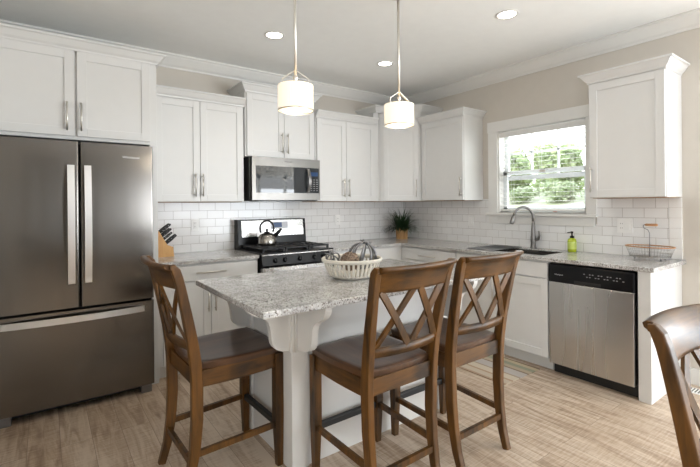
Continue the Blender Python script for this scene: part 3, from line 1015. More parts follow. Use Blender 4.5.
# ------------------------------------------------------------------ range
def kitchen_range():
    x0, x1 = -2.332, -1.574
    xc = (x0 + x1) / 2
    e = empty('gas_range', 'black and stainless gas range standing between two counters', 'range', (xc, -0.33, 0))
    b = MB(); b.box(x0, x1, -0.635, -0.03, 0.03, 0.905, 0.003); b.build('cabinet_body', M['black'], e)
    b = MB(); b.box(x0 - 0.004, x1 + 0.004, -0.665, -0.03, 0.905, 0.925, 0.004); b.build('cooktop', M['black'], e)
    # backguard
    b = MB(); pl = [(0.02, 0.925), (-0.10, 0.925), (-0.095, 1.0), (-0.075, 1.205), (0.02, 1.205)]
    b.prism(pl, lambda a, c, t: (t, a - 0.04, c), x0, x1); bg = b.build('backguard', M['black'], e)
    b = MB(); pl = [(-0.0925, 1.035), (-0.0955, 1.035), (-0.0795, 1.195), (-0.0765, 1.195)]
    b.prism(pl, lambda a, c, t: (t, a - 0.04, c), x0 + 0.035, x1 - 0.03); b.build('control_plate', M['steel_v'], bg)
    b = MB(); pl = [(-0.086, 1.105), (-0.0925, 1.105), (-0.0855, 1.178), (-0.079, 1.178)]
    b.prism(pl, lambda a, c, t: (t, a - 0.04, c), -1.985, -1.79); b.build('display_surround', M['dark_metal'], bg)
    b = MB(); pl = [(-0.088, 1.12), (-0.0925, 1.12), (-0.087, 1.17), (-0.083, 1.17)]
    b.prism(pl, lambda a, c, t: (t, a - 0.041, c), -1.955, -1.86); b.build('display', M['lcd'], bg)
    # burners and grates
    for bx, by, r in ((-2.15, -0.26, 0.04), (-2.15, -0.50, 0.05), (-1.76, -0.26, 0.045), (-1.76, -0.50, 0.05), (-1.955, -0.37, 0.035)):
        b = MB(); b.lathe([(0, 0.022), (r * 0.75, 0.022), (r * 0.8, 0.012), (r, 0.01), (r * 1.05, 0.0)], (bx, by, 0.925), 20); b.build('burner', M['grate'], e)
    for gx0, gx1 in ((x0 + 0.03, -2.08 - 0.005 + 0.0), (-2.075, -1.838), (-1.828, x1 - 0.03)):
        b = MB(); z = 0.957; w = 0.012
        for y in (-0.625, -0.50, -0.385, -0.27, -0.165):
            b.box(gx0, gx1, y - w / 2, y + w / 2, z - 0.008, z + 0.006, 0.002)
        for x in (gx0 + w / 2, (gx0 + gx1) / 2, gx1 - w / 2):
            b.box(x - w / 2, x + w / 2, -0.631, -0.159, z - 0.01, z + 0.004, 0.002)
        for x in (gx0 + 0.008, gx1 - 0.008):
            for y in (-0.62, -0.17):
                b.box(x - 0.008, x + 0.008, y - 0.008, y + 0.008, 0.9245, z)
        b.build('grate', M['grate'], e)
    # sloped knob panel
    b = MB(); pl = [(-0.63, 0.80), (-0.672, 0.80), (-0.690, 0.815), (-0.667, 0.905), (-0.63, 0.905)]
    b.prism(pl, lambda a, c, t: (t, a, c), x0, x1); kp = b.build('knob_panel', M['black'], e)
    b = MB(); b.box(x0, x1, -0.672, -0.66, 0.901, 0.912, 0.002); b.build('edge_strip', M['steel_v'], kp)
    for kx in (-2.205, -2.108, -1.955, -1.80, -1.703):
        p = Vector((kx, -0.680, 0.855)); d = Vector((0, -1, 0.22)).normalized()
        b = MB(); b.tube([p - d * 0.003, p + d * 0.008, p + d * 0.028], [0.025, 0.021, 0.018], 18)
        q = p + d * 0.028
        b.bar(q - Vector((0, 0, 0.017)) + d * 0.002, q + Vector((0, 0, 0.017)) + d * 0.002, 0.008, 0.012, up=(0, -1, 0)); b.build('knob', M['black'], kp)
    # oven door, handle, drawer
    b = MB(); b.box(x0 + 0.002, x1 - 0.002, -0.68, -0.636, 0.24, 0.792, 0.004); od = b.build('oven_door', M['steel_v'], e)
    b = MB(); b.box(x0 + 0.12, x1 - 0.12, -0.6825, -0.679, 0.34, 0.66, 0.001); b.build('door_glass', M['glass_dark'], od)
    b = MB(); b.tube([(x0 + 0.05, -0.735, 0.745), (x1 - 0.05, -0.735, 0.745)], 0.014, 14)
    for x in (x0 + 0.08, x1 - 0.08):
        b.tube([(x, -0.68, 0.745), (x, -0.735, 0.745)], 0.011, 10)
    b.build('handle', M['handle_steel'], od)
    b = MB(); b.box(x0 + 0.002, x1 - 0.002, -0.675, -0.636, 0.07, 0.235, 0.004); b.build('drawer', M['steel_v'], e)
    for x in (x0 + 0.05, x1 - 0.05):
        for y in (-0.58, -0.1):
            b = MB(); b.lathe([(0, 0), (0.018, 0), (0.018, 0.032), (0, 0.032)], (x, y, 0), 12); b.build('foot', M['black_matte'], e)
    # kettle on the back left burner
    kc = (-2.12, -0.325, 0.9632)
    k = empty('kettle', 'stainless whistling kettle with a black ring handle on the range', 'kettle', kc)
    b = MB(); b.lathe([(0, 0), (0.078, 0), (0.09, 0.006), (0.0925, 0.02), (0.09, 0.05), (0.08, 0.085), (0.06, 0.108), (0.035, 0.118), (0, 0.12)], kc, 32); b.build('kettle_body', M['kettle'], k)
    b = MB(); b.lathe([(0, 0.118), (0.033, 0.1175), (0.03, 0.125), (0.01, 0.13), (0.008, 0.137), (0.014, 0.142), (0.015, 0.15), (0.008, 0.157), (0, 0.158)], kc, 20); b.build('lid', M['black'], k)
    b = MB()
    pts = []
    for i in range(25):
        a = -0.55 + i / 24 * (PI + 1.1)
        pts.append((kc[0] + 0.072 * math.cos(a), kc[1], kc[2] + 0.163 + 0.072 * math.sin(a)))
    b.tube(pts, 0.0095, 10); b.build('handle', M['black'], k)
    b = MB(); b.tube([(kc[0] + 0.06, kc[1] - 0.02, kc[2] + 0.075), (kc[0] + 0.10, kc[1] - 0.03, kc[2] + 0.115), (kc[0] + 0.135, kc[1] - 0.038, kc[2] + 0.155)], [0.024, 0.018, 0.012], 12); b.build('spout', M['black'], k)
kitchen_range()

# ------------------------------------------------------------------ microwave
def microwave():
    x0, x1, z0, z1 = -2.318, -1.572, 1.392, 1.810
    e = empty('microwave', 'stainless over-the-range microwave fixed under the short cabinet', 'microwave', ((x0 + x1) / 2, -0.2, z0))
    b = MB(); b.box(x0, x1, -0.372, -0.012, z0, z1, 0.003); b.build('cabinet_body', M['black_matte'], e)
    x0, x1 = -2.302, -1.556
    yb = -0.372
    xd = -1.705
    b = MB()
    def fr(xa, xb, za, zb):
        n = 10; prof = []
        for i in range(n + 1):
            x = xa + (xb - xa) * i / n
            t = (x - x0) / (x1 - x0)
            prof.append((x, -0.403 - 0.012 * (1 - (2 * t - 1) ** 2)))
        prof = [(xa, yb - 0.0005)] + prof + [(xb, yb - 0.0005)]
        b.prism(prof, lambda a, c, t: (a, c, t), za, zb)
    fr(x0, x1, z1 - 0.085, z1); fr(x0, x1, z0 + 0.008, z0 + 0.077); fr(x0, x0 + 0.036, z0 + 0.077, z1 - 0.085); fr(x1 - 0.012, x1, z0 + 0.077, z1 - 0.085)
    d = b.build('door', M['steel_soft'], e)
    b = MB(); fr(x0 + 0.036, -1.702, z0 + 0.077, z1 - 0.085)
    bmesh.ops.translate(b.bm, verts=b.bm.verts[:], vec=(0, 0.004, 0)); b.build('door_glass', M['glass_dark'], d)
    b = MB(); fr(-1.700, x1 - 0.012, z0 + 0.077, z1 - 0.085)
    bmesh.ops.translate(b.bm, verts=b.bm.verts[:], vec=(0, 0.003, 0)); cp = b.build('control_panel', M['glass_dark'], e)
    b = MB(); n = 16; pl = []
    for i in range(n + 1):
        t = i / n; z = z0 + 0.085 + (z1 - z0 - 0.18) * t
        pl.append((-0.425 - 0.034 * (1 - (2 * t - 1) ** 2), z))
    pl = pl + [(y + 0.014, z) for y, z in reversed(pl)]
    b.prism(pl, lambda a, c, t: (t, a, c), -1.722, -1.692)
    for z in (z0 + 0.10, z1 - 0.11):
        b.box(-1.715, -1.699, -0.43, -0.405, z - 0.012, z + 0.012)
    b.build('handle', M['faucet'], d)
    b = MB()
    for r in range(7):
        for c in range(3):
            x = -1.672 + c * 0.034; z = z0 + 0.10 + r * 0.022
            if r < 6:
                b.box(x, x + 0.016, -0.4095, -0.404, z, z + 0.006)
    b.build('keypad', M['print'], cp)
    b = MB(); b.box(-1.672, -1.588, -0.41, -0.404, z0 + 0.25, z0 + 0.29); b.build('display', M['lcd'], cp)
    text_mesh('lettering', 'Whirlpool', 0.02, M['logo_dark'], d, (-1.93, -0.4158, z1 - 0.035), (1, 0, 0))
    b = MB(); b.box(x0 + 0.1, x1 - 0.1, -0.33, -0.1, z0 - 0.004, z0 + 0.001); b.build('vent_grille', M['dark_metal'], e)
microwave()

# ------------------------------------------------------------------ dishwasher
def dishwasher():
    u0, u1 = 2.331, 2.941
    e = empty('dishwasher', 'stainless dishwasher with a black control strip beside the sink base', 'dishwasher', (-0.31, -2.636, 0))
    b = MB(); fbox(b, FR, u0, u1, 0.03, 0.56, 0.09, 0.872); b.build('tub', M['black_matte'], e)
    b = MB(); fbox(b, FR, u0 + 0.012, u1 - 0.004, 0.03, 0.57, 0.0, 0.092); b.build('toe_kick', M['black_matte'], e)
    b = MB(); fbox(b, FR, u0 + 0.003, u1 - 0.014, 0.56, 0.635, 0.085, 0.728, 0.004); d = b.build('door', M['steel_v'], e)
    b = MB(); fbox(b, FR, u0, u1 - 0.008, 0.56, 0.640, 0.728, 0.868, 0.008); cp = b.build('control_panel', M['black'], e)
    b = MB(); fbox(b, FR, u0 + 0.20, u1 - 0.22, 0.632, 0.6412, 0.735, 0.76, 0.003); b.build('handle_recess', M['black_matte'], cp)
    b = MB()
    for i in range(14):
        u = 2.60 + i * 0.02
        for z in (0.815, 0.795):
            if (i * 7 + int(z * 1000)) % 3:
                fbox(b, FR, u, u + 0.011, 0.639, 0.6406, z, z + 0.006)
    b.build('keypad', M['print'], cp)
    text_mesh('lettering', 'Whirlpool', 0.016, M['logo'], cp, (-0.6402, -2.415, 0.79), (0, -1, 0))
dishwasher()

# ------------------------------------------------------------------ island
def island():
    X0, X1, Y0, Y1 = -2.868, -1.70, -2.205, -1.615
    H = 0.884
    e = empty('kitchen_island', 'white kitchen island base with scrolled brackets under the granite top', 'island', ((X0 + X1) / 2, (Y0 + Y1) / 2, 0))
    P = M['island']
    b = MB(); b.box(X0 + 0.012, X1, Y0 + 0.012, Y1, 0, H, 0.002); b.build('cabinet_body', P, e)
    # fluted corner posts
    for px, py in ((X0, Y0),):
        b = MB()
        w = 0.10
        b.box(px, px + w, py, py + w, 0, H, 0.003)
        b.build('corner_post', P, e)
    b = MB(); b.box(X0 - 0.004, X0 + 0.012, Y1 - 0.09, Y1, 0, H, 0.003); b.build('corner_post', P, e)
    b = MB(); b.box(X1 - 0.09, X1, Y0 - 0.004, Y0 + 0.012, 0, H, 0.003); b.build('corner_post', P, e)
    # scrolled brackets: profile out / down
    PL = [(0, 0), (0.24, 0), (0.24, -0.012), (0.233, -0.028), (0.220, -0.045), (0.200, -0.060), (0.175, -0.071), (0.152, -0.080), (0.134, -0.092), (0.121, -0.108), (0.113, -0.130), (0.108, -0.160), (0.106, -0.192), (0.102, -0.214), (0.092, -0.234), (0.077, -0.248), (0.055, -0.259), (0.027, -0.265), (0, -0.266)]
    PR = [(0, 0), (0.275, 0), (0.274, -0.020), (0.264, -0.040), (0.250, -0.058), (0.230, -0.072), (0.205, -0.083), (0.182, -0.095), (0.167, -0.111), (0.157, -0.135), (0.151, -0.170), (0.147, -0.205), (0.136, -0.228), (0.115, -0.245), (0.085, -0.257), (0.045, -0.264), (0, -0.266)]
    for xa in (X0 + 0.028, X1 - 0.07):
        b = MB(); b.prism(PR, lambda a, c, k: (k, Y0 - a, H - 0.001 + c), xa, xa + 0.036); b.build('bracket', P, e)
    for ya in (Y0 + 0.006, Y1 - 0.05):
        b = MB(); b.prism(PL, lambda a, c, k: (X0 - a, k, H - 0.001 + c), ya, ya + 0.036); b.build('bracket', P, e)
    b = MB(); b.box(X0 - 0.006, X0 + 0.028, Y0 - 0.006, Y0 + 0.028, H - 0.275, H - 0.001, 0.003)
    for x, y in ((X0 - 0.006, Y0 + 0.024), (X0 - 0.006, Y0 + 0.009), (X0 + 0.008, Y0 - 0.006), (X0 + 0.023, Y0 - 0.006)):
        b.tube([(x, y, H - 0.275), (x, y, H - 0.001)], 0.0068, 8)
    b.build('fluted_block', P, e)
    b = MB(); b.box(-3.153, -1.635, -2.500, -1.563, H, 0.914, 0.005)
    tag(b.build('countertop', M['granite'], None, org=(-2.4, -2.04, H)), 'rectangular grey granite island top carrying the slotted bowl', 'countertop', 'granite countertops')
island()

# ------------------------------------------------------------------ stools
def stool_proto():
    e = empty('bar_stool', '', 'stool')
    Wd = M['wood']
    for s in (-1, 1):
        b = MB()
        b.bar((s * 0.207, 0.205, 0.585), (s * 0.207, 0.205, 0.25), 0.044, 0.044, up=(0, 1, 0))
        b.bar((s * 0.207, 0.205, 0.25), (s * 0.207, 0.21, 0.0), 0.044, 0.044, up=(0, 1, 0), w1=0.03, h1=0.03)
        b.build('leg', Wd, e)
    # rear posts: a curved stick from floor to the scrolled top
    def post_center(s):
        key = [(0.0, 0.186, -0.268), (0.10, 0.190, -0.238), (0.22, 0.194, -0.218), (0.36, 0.198, -0.208), (0.52, 0.202, -0.208), (0.62, 0.205, -0.214), (0.72, 0.208, -0.228),
               (0.82, 0.213, -0.247), (0.92, 0.218, -0.268), (0.99, 0.222, -0.283), (1.03, 0.225, -0.293), (1.062, 0.227, -0.304), (1.08, 0.228, -0.318), (1.08, 0.228, -0.332)]
        return [Vector((s * u, v, z)) for z, u, v in key]
    for s in (-1, 1):
        b = MB()
        C = post_center(s)
        rings = []
        for i, p in enumerate(C):
            d = (C[min(i + 1, len(C) - 1)] - C[max(i - 1, 0)]).normalized()
            n = Vector((0, d.z, -d.y)).normalized()      # front-facing normal in the side plane
            z = p.z
            dep = 0.034 + 0.018 * min(1, z / 0.3) if z < 0.6 else 0.052 - 0.014 * min(1, (z - 0.6) / 0.45)
            if i >= len(C) - 2:
                dep = 0.03 if i == len(C) - 2 else 0.02
            wv = 0.036 if z < 0.9 else 0.034
            rings.append([b.bm.verts.new(p + Vector((sx * wv / 2, 0, 0)) + n * dep / 2 * sy) for sx, sy in ((-1, -1), (1, -1), (1, 1), (-1, 1))])
        for A, B2 in zip(rings[:-1], rings[1:]):
            for k in range(4):
                b.bm.faces.new((A[k], A[(k + 1) % 4], B2[(k + 1) % 4], B2[k]))
        b.bm.faces.new(rings[0]); b.bm.faces.new(rings[-1])
        bmesh.ops.recalc_face_normals(b.bm, faces=b.bm.faces[:])
        long_e = [ed for ed in b.bm.edges if abs((ed.verts[0].co - ed.verts[1].co).normalized().x) < 0.5 and len(ed.link_faces) == 2 and ed.calc_face_angle() > 1.0]
        bmesh.ops.bevel(b.bm, geom=long_e, offset=0.005, segments=2, affect='EDGES', profile=0.5)
        b.build('back_post', Wd, e)
    # seat: dished slab
    b = MB()
    nu, nv = 18, 18
    top, bot = [], []
    hw, v0, v1 = 0.232, -0.215, 0.238
    for j in range(nv + 1):
        rt, rb = [], []
        for i in range(nu + 1):
            a, c = 2 * i / nu - 1, 2 * j / nv - 1
            # squircle corners
            k = 1 - 0.06 * (a * a) * (c * c)
            wv = hw * (0.90 + 0.10 * (j / nv) ** 0.7)
            u = a * wv * k
            vv = (v0 + v1) / 2 + c * (v1 - v0) / 2 * k
            dish = 0.014 * (1 - a * a) * (1 - ((c + 0.1) * 0.9) ** 2)
            edge = max(abs(a), abs(c))
            rnd = 0.006 if edge > 0.99 else 0.0
            ridge = 0.004 * math.exp(-(a / 0.12) ** 2) * max(0, c)
            rt.append(b.bm.verts.new((u, vv, 0.622 - max(0, dish) - rnd + ridge)))
            rb.append(b.bm.verts.new((u * 0.985, vv * 0.985, 0.588)))
        top.append(rt); bot.append(rb)
    for j in range(nv):
        for i in range(nu):
            f = b.bm.faces.new((top[j][i], top[j][i + 1], top[j + 1][i + 1], top[j + 1][i])); f.smooth = True
            b.bm.faces.new((bot[j][i], bot[j + 1][i], bot[j + 1][i + 1], bot[j][i + 1]))
    for i in range(nu):
        for j0 in (0, nv):
            b.bm.faces.new((top[j0][i], top[j0][i + 1], bot[j0][i + 1], bot[j0][i]))
        for i0 in (0, nu):
            b.bm.faces.new((top[i][i0], top[i + 1][i0], bot[i + 1][i0], bot[i][i0]))
    b.build('seat', M['seat'], e)
    # aprons
    def apron(p0, p1, w, arch):
        b = MB(); p0, p1 = Vector(p0), Vector(p1); n = 10
        d = p1 - p0; s = Vector((d.y, -d.x, 0)).normalized() * w / 2
        pv = []
        for i in range(n + 1):
            t = i / n; p = p0 + d * t
            zb = 0.515 + arch * (1 - (2 * t - 1) ** 2)
            pv.append([b.bm.verts.new(p + s * q + Vector((0, 0, z - p.z))) for q, z in ((-1, zb), (1, zb), (1, 0.589), (-1, 0.589))])
        for A, B2 in zip(pv[:-1], pv[1:]):
            for k in range(4):
                b.bm.faces.new((A[k], A[(k + 1) % 4], B2[(k + 1) % 4], B2[k]))
        b.bm.faces.new(pv[0]); b.bm.faces.new(pv[-1])
        return b.build('apron', M['wood_h'] if abs(p1.x - p0.x) > 0.1 else M['wood_v'], e)
    apron((-0.195, 0.212, 0), (0.195, 0.212, 0), 0.022, 0.012)
    apron((-0.207, 0.19, 0), (-0.203, -0.20, 0), 0.022, -0.006)
    apron((0.207, 0.19, 0), (0.203, -0.20, 0), 0.022, -0.006)
    apron((-0.195, -0.208, 0), (0.195, -0.208, 0), 0.022, 0.0)
    # stretchers
    for s in (-1, 1):
        b = MB(); b.bar((s * 0.206, 0.205, 0.215), (s * 0.196, -0.222, 0.205), 0.019, 0.028); b.build('stretcher', Wd, e)
    b = MB(); b.bar((-0.19, -0.231, 0.17), (0.19, -0.231, 0.17), 0.019, 0.03); b.build('stretcher', Wd, e)
    b = MB(); b.box(-0.19, 0.19, 0.193, 0.219, 0.198, 0.230, 0.003); o = b.build('foot_rest', M['black_matte'], e); o['label'] = 'black front foot rest'
    # curved back: surface point for (u in -1..1, z)
    def half(z):
        return 0.198 + (z - 0.5) * 0.058
    def line_v(z):
        t = [(0.6, -0.212), (0.72, -0.228), (0.82, -0.247), (0.92, -0.268), (0.99, -0.283), (1.03, -0.293), (1.06, -0.305), (1.09, -0.32)]
        for (za, va), (zb, vb) in zip(t[:-1], t[1:]):
            if z <= zb:
                return va + (vb - va) * (z - za) / (zb - za)
        return t[-1][1]
    def bp(a, z, off=0.0):
        return Vector((a * half(z), line_v(z) - 0.034 * (1 - a * a) - off, z))
    def arc_rail(name, prof, mat, lim=0.94):
        """prof: closed loop of (off, z)"""
        b = MB(); n = 22; R = []
        for i in range(n + 1):
            a = -lim + 2 * lim * i / n
            R.append([b.bm.verts.new(bp(a, z, o2)) for o2, z in prof])
        m = len(prof)
        for A, B2 in zip(R[:-1], R[1:]):
            for k in range(m):
                f = b.bm.faces.new((A[k], A[(k + 1) % m], B2[(k + 1) % m], B2[k])); f.smooth = True
        b.bm.faces.new(R[0]); b.bm.faces.new(R[-1])
        return b.build(name, mat, e)
    crest = [(-0.011, 0.978), (-0.012, 0.99), (-0.012, 1.03), (-0.012, 1.06), (-0.007, 1.08), (0.005, 1.093), (0.02, 1.095), (0.032, 1.088), (0.034, 1.076), (0.026, 1.068), (0.014, 1.062), (0.011, 1.045), (0.011, 0.99), (0.010, 0.978)]
    arc_rail('crest_rail', crest, M['wood_h'], 0.985)
    low = [(-0.011, 0.688), (-0.011, 0.73), (0.011, 0.73), (0.011, 0.688)]
    arc_rail('back_rail', low, M['wood_h'])
    # crossing slats: two X's side by side
    za, zb = 0.722, 0.985
    def slat(a0, a1, off):
        b = MB(); n = 10; R = []
        for i in range(n + 1):
            t = i / n
            z = za + (zb - za) * t; a = a0 + (a1 - a0) * t
            p = bp(a, z, off)
            q = bp(a + (a1 - a0) * 0.05, z + (zb - za) * 0.05, off)
            d = (q - p).normalized()
            fwd = Vector((0.30 * a, 1, 0.2)).normalized()
            s = d.cross(fwd).normalized()
            nn = s.cross(d).normalized()
            R.append([b.bm.verts.new(p + s * 0.0155 * sx + nn * 0.006 * sy) for sx, sy in ((-1, -1), (1, -1), (1, 1), (-1, 1))])
        for A, B2 in zip(R[:-1], R[1:]):
            for k in range(4):
                b.bm.faces.new((A[k], A[(k + 1) % 4], B2[(k + 1) % 4], B2[k]))
        b.bm.faces.new(R[0]); b.bm.faces.new(R[-1])
        b.build('cross_slat', Wd, e)
    slat(-0.06, -0.86, 0.005)     # top left to bottom centre
    slat(-0.86, -0.06, -0.005)
    slat(0.86, 0.06, 0.005)
    slat(0.06, 0.86, -0.005)
    return e
ST = stool_proto()
def place_stool(o, x, y, rz, label):
    o.location = (x, y, 0)
    o.rotation_euler = (0, 0, math.radians(rz))
    tag(o, label, 'stool', 'wooden counter stools')
s2 = copy_tree(ST); s3 = copy_tree(ST); s4 = copy_tree(ST)
place_stool(ST, -3.105, -1.897, -88, 'brown wooden X-back counter stool at the end of the island nearest the refrigerator')
place_stool(s2, -2.544, -2.449, 0.4, 'brown wooden X-back counter stool in front of the slotted bowl on the island')
place_stool(s3, -2.01, -2.462, -0.4, 'brown wooden X-back counter stool on the long side of the island, beside the striped rug')
# the chair at the dining table: same back on a lower seat
done = {}
for c in s4.children:
    if c.data.name not in done:
        me = c.data.copy()
        for v in me.vertices:
            z = v.co.z
            v.co.z = z * 0.75 if z < 0.6 else 0.45 + (z - 0.6) * 1.066
        done[c.data.name] = me
    c.data = done[c.data.name]
    if c.name.startswith('foot_rest'):
        c.name = 'stretcher'
        c.data.materials.clear(); c.data.materials.append(M['wood_h'])
        if 'label' in c: del c['label']
s4.name = 'dining_chair'
s4.location = (-2.157, -3.931, 0)
s4.rotation_euler = (0, 0, math.radians(174))
tag(s4, 'wooden X-back dining chair cut off by the picture edge, standing apart from the island', 'chair')

# ------------------------------------------------------------------ pendants and ceiling lights
def pendant_proto():
    e = empty('pendant_lamp', '', 'lamp')
    # origin at the bottom centre of the shade
    b = MB(); seg = 96; H = 0.138; R = 0.0955
    rings = []
    for r_, z in ((R, 0.0), (R, H)):
        rings.append([b.bm.verts.new(((r_ + 0.0012 * (k % 2)) * math.cos(2 * PI * k / seg), (r_ + 0.0012 * (k % 2)) * math.sin(2 * PI * k / seg), z)) for k in range(seg)])
    for k in range(seg):
        b.bm.faces.new((rings[0][k], rings[0][(k + 1) % seg], rings[1][(k + 1) % seg], rings[1][k]))
    b.build('lamp_shade', M['shade'], e)
    b = MB(); b.lathe([(0.0955, 0.0), (0.0985, 0.0), (0.0985, 0.008), (0.0955, 0.008)], (0, 0, -0.002), 48, closed=True); b.build('shade_band', M['nickel'], e)
    b = MB(); b.lathe([(0, 0.003), (0.0945, 0.003), (0.0945, 0.006), (0, 0.006)], (0, 0, 0), 48); b.build('diffuser', M['diffuser'], e)
    b = MB(); b.lathe([(0, -0.016), (0.006, -0.014), (0.009, -0.008), (0.006, -0.002), (0.012, 0.0), (0.012, 0.003), (0, 0.003)], (0, 0, 0), 16); b.build('finial', M['nickel'], e)
    b = MB()
    for s in (-1, 1):
        b.bar((s * 0.006, 0, H + 0.082), (s * 0.074, 0, H + 0.036), 0.012, 0.005)
        b.bar((s * 0.074, 0, H + 0.039), (s * 0.074, 0, H - 0.012), 0.012, 0.004, up=(1, 0, 0))
    b.build('yoke', M['nickel'], e)
    b = MB(); b.lathe([(0, 0.0), (0.016, 0.0), (0.018, 0.01), (0.012, 0.028), (0.009, 0.04), (0.014, 0.046), (0.014, 0.058), (0.006, 0.064), (0, 0.064)], (0, 0, H - 0.008), 20); b.build('socket_cap', M['nickel'], e)
    ztop = CZ - 1.868
    b = MB(); b.tube([(0, 0, H + 0.05), (0, 0, ztop - 0.02)], 0.0078, 12); b.build('rod', M['nickel'], e)
    b = MB(); b.lathe([(0, -0.028), (0.02, -0.026), (0.058, -0.01), (0.062, -0.0005), (0, -0.0005)], (0, 0, ztop), 32); b.build('ceiling_canopy', M['nickel'], e)
    return e
p1 = pendant_proto()
p2 = copy_tree(p1)
for o, x, rz, lab in ((p1, -2.746, -29, 'drum-shade pendant lamp hanging in front of the cabinet over the microwave'), (p2, -1.973, -5, 'drum-shade pendant lamp hanging in front of the angled corner cabinet')):
    o.location = (x, -2.05, 1.868)
    o.rotation_euler = (0, 0, math.radians(rz))
    tag(o, lab, 'lamp', 'pendant lamps over the island')
    ld = bpy.data.lights.new('pendant_bulb', 'POINT'); ld.energy = 4; ld.color = (1, 0.86, 0.68); ld.shadow_soft_size = 0.04
    lo = bpy.data.objects.new('pendant_bulb', ld); lo.location = (x, -2.05, 1.80); COL.objects.link(lo)
def downlight_proto():
    e = empty('recessed_light', '', 'light')
    b = MB(); b.lathe([(0.062, -0.001), (0.066, -0.005), (0.080, -0.004), (0.084, 0.0)], (0, 0, 0), 36); b.build('trim_ring', M['trim'], e)
    b = MB(); b.lathe([(0, -0.0015), (0.064, -0.0015)], (0, 0, 0), 36); b.build('lens', M['bulb'], e)
    return e
dl = downlight_proto()
for i, (x, y, lab) in enumerate(((-2.35, -0.99, 'round recessed ceiling light left of the first pendant rod, above the range'), (-1.161, -0.988, 'round recessed ceiling light behind the second pendant, nearest the corner cabinets'), (-1.128, -2.302, 'round recessed ceiling light out towards the sink wall, right of both pendants'))):
    o = dl if i == 0 else copy_tree(dl)
    o.location = (x, y, CZ - 0.0005)
    tag(o, lab, 'light', 'recessed ceiling lights')
    ld = bpy.data.lights.new('downlight', 'SPOT'); ld.energy = 9; ld.color = (1, 0.93, 0.83); ld.spot_size = 2.2; ld.spot_blend = 0.8; ld.shadow_soft_size = 0.06
    lo = bpy.data.objects.new('downlight', ld); lo.location = (x, y, CZ - 0.02); COL.objects.link(lo)

# ------------------------------------------------------------------ bowl with ornaments on the island
BC = Vector((-2.378, -2.06, 0.914))
def bowl():
    e = empty('slotted_bowl', 'cream ceramic slotted bowl of ornaments on the island top', 'bowl', BC)
    R = lambda z: 0.116 + 0.061 * (max(0, z) / 0.115) ** 0.55
    b = MB(); b.lathe([(0, 0.0), (0.105, 0.0), (0.118, 0.008), (R(0.02), 0.02), (R(0.02) - 0.008, 0.022), (0.108, 0.012), (0, 0.008)], BC, 48); b.build('base', M['ceramic'], e)
    b = MB(); b.lathe([(R(0.1), 0.096), (R(0.115) + 0.004, 0.100), (R(0.115) + 0.006, 0.114), (R(0.115), 0.120), (R(0.115) - 0.006, 0.114), (R(0.1) - 0.007, 0.098)], BC, 48, closed=True); b.build('rim', M['ceramic'], e)
    b = MB(); n = 38
    for k in range(n):
        a = 2 * PI * k / n
        for i in range(6):
            z0, z1 = 0.018 + i * 0.0138, 0.018 + (i + 1) * 0.0138 + 0.001
            r0, r1 = R(z0) - 0.003, R(z1) - 0.003
            p0 = BC + Vector((r0 * math.cos(a), r0 * math.sin(a), z0)); p1 = BC + Vector((r1 * math.cos(a), r1 * math.sin(a), z1))
            b.bar(p0, p1, 0.0128, 0.006, up=(math.cos(a), math.sin(a), 0))
    b.build('ribs', M['ceramic'], e)
bowl()
def orb(c, r, label, tilt, nb=6, sp=0.0045):
    c = BC + Vector(c)
    b = MB()
    T = Matrix.Rotation(tilt[0], 3, 'X') @ Matrix.Rotation(tilt[1], 3, 'Y')
    for k in range(nb):
        a = 2 * PI * k / nb
        pts = []
        for i in range(13):
            t = -PI / 2 * 0.98 + i / 12 * PI * 0.98
            rr = r * math.cos(t)
            pts.append(c + T @ Vector((rr * math.cos(a), rr * math.sin(a), r * math.sin(t))))
        b.tube(pts, [sp * (0.7 + 0.6 * math.sin(PI * i / 12)) for i in range(13)], 6)
    # star of short prongs at the crown
    for k in range(6):
        a = 2 * PI * k / 6 + 0.3
        b.tube([c + T @ Vector((0, 0, r)), c + T @ Vector((0.036 * math.cos(a), 0.036 * math.sin(a), r + 0.012))], [sp, sp * 0.5], 6)
    o = b.build('metal_orb', M['dark_metal'], None, org=c)
    tag(o, label, 'ornament', 'openwork metal orbs in the bowl')
orb((0.072, -0.012, 0.125), 0.080, 'larger openwork grey metal orb at the right of the slotted bowl', (0.25, 0.1), 8, 0.0065)
orb((-0.108, 0.045, 0.112), 0.045, 'smaller openwork grey metal orb at the left of the slotted bowl', (0.5, -0.6))
def twig_ball():
    c = BC + Vector((-0.058, -0.058, 0.106)); r = 0.053
    b = MB(); rnd = random.Random(3)
    for k in range(46):
        ax = Vector((rnd.gauss(0, 1), rnd.gauss(0, 1), rnd.gauss(0, 1))).normalized()
        a0 = ax.orthogonal().normalized(); b0 = ax.cross(a0)
        rr = r * rnd.uniform(0.88, 1.06); st = rnd.uniform(0, 6.28); ln = rnd.uniform(2.5, 5.5)
        pts = [c + (a0 * math.cos(st + ln * i / 9) + b0 * math.sin(st + ln * i / 9)) * rr + ax * r * 0.12 * math.sin(i) for i in range(10)]
        b.tube(pts, 0.0032, 5)
    b.lathe([(0, -r * 0.8), (r * 0.52, -r * 0.6), (r * 0.8, 0), (r * 0.52, r * 0.6), (0, r * 0.8)], c, 12)
    tag(b.build('twig_ball', M['twig'], None, org=c), 'brown woven twig ball between the metal orbs in the bowl', 'ornament')
twig_ball()

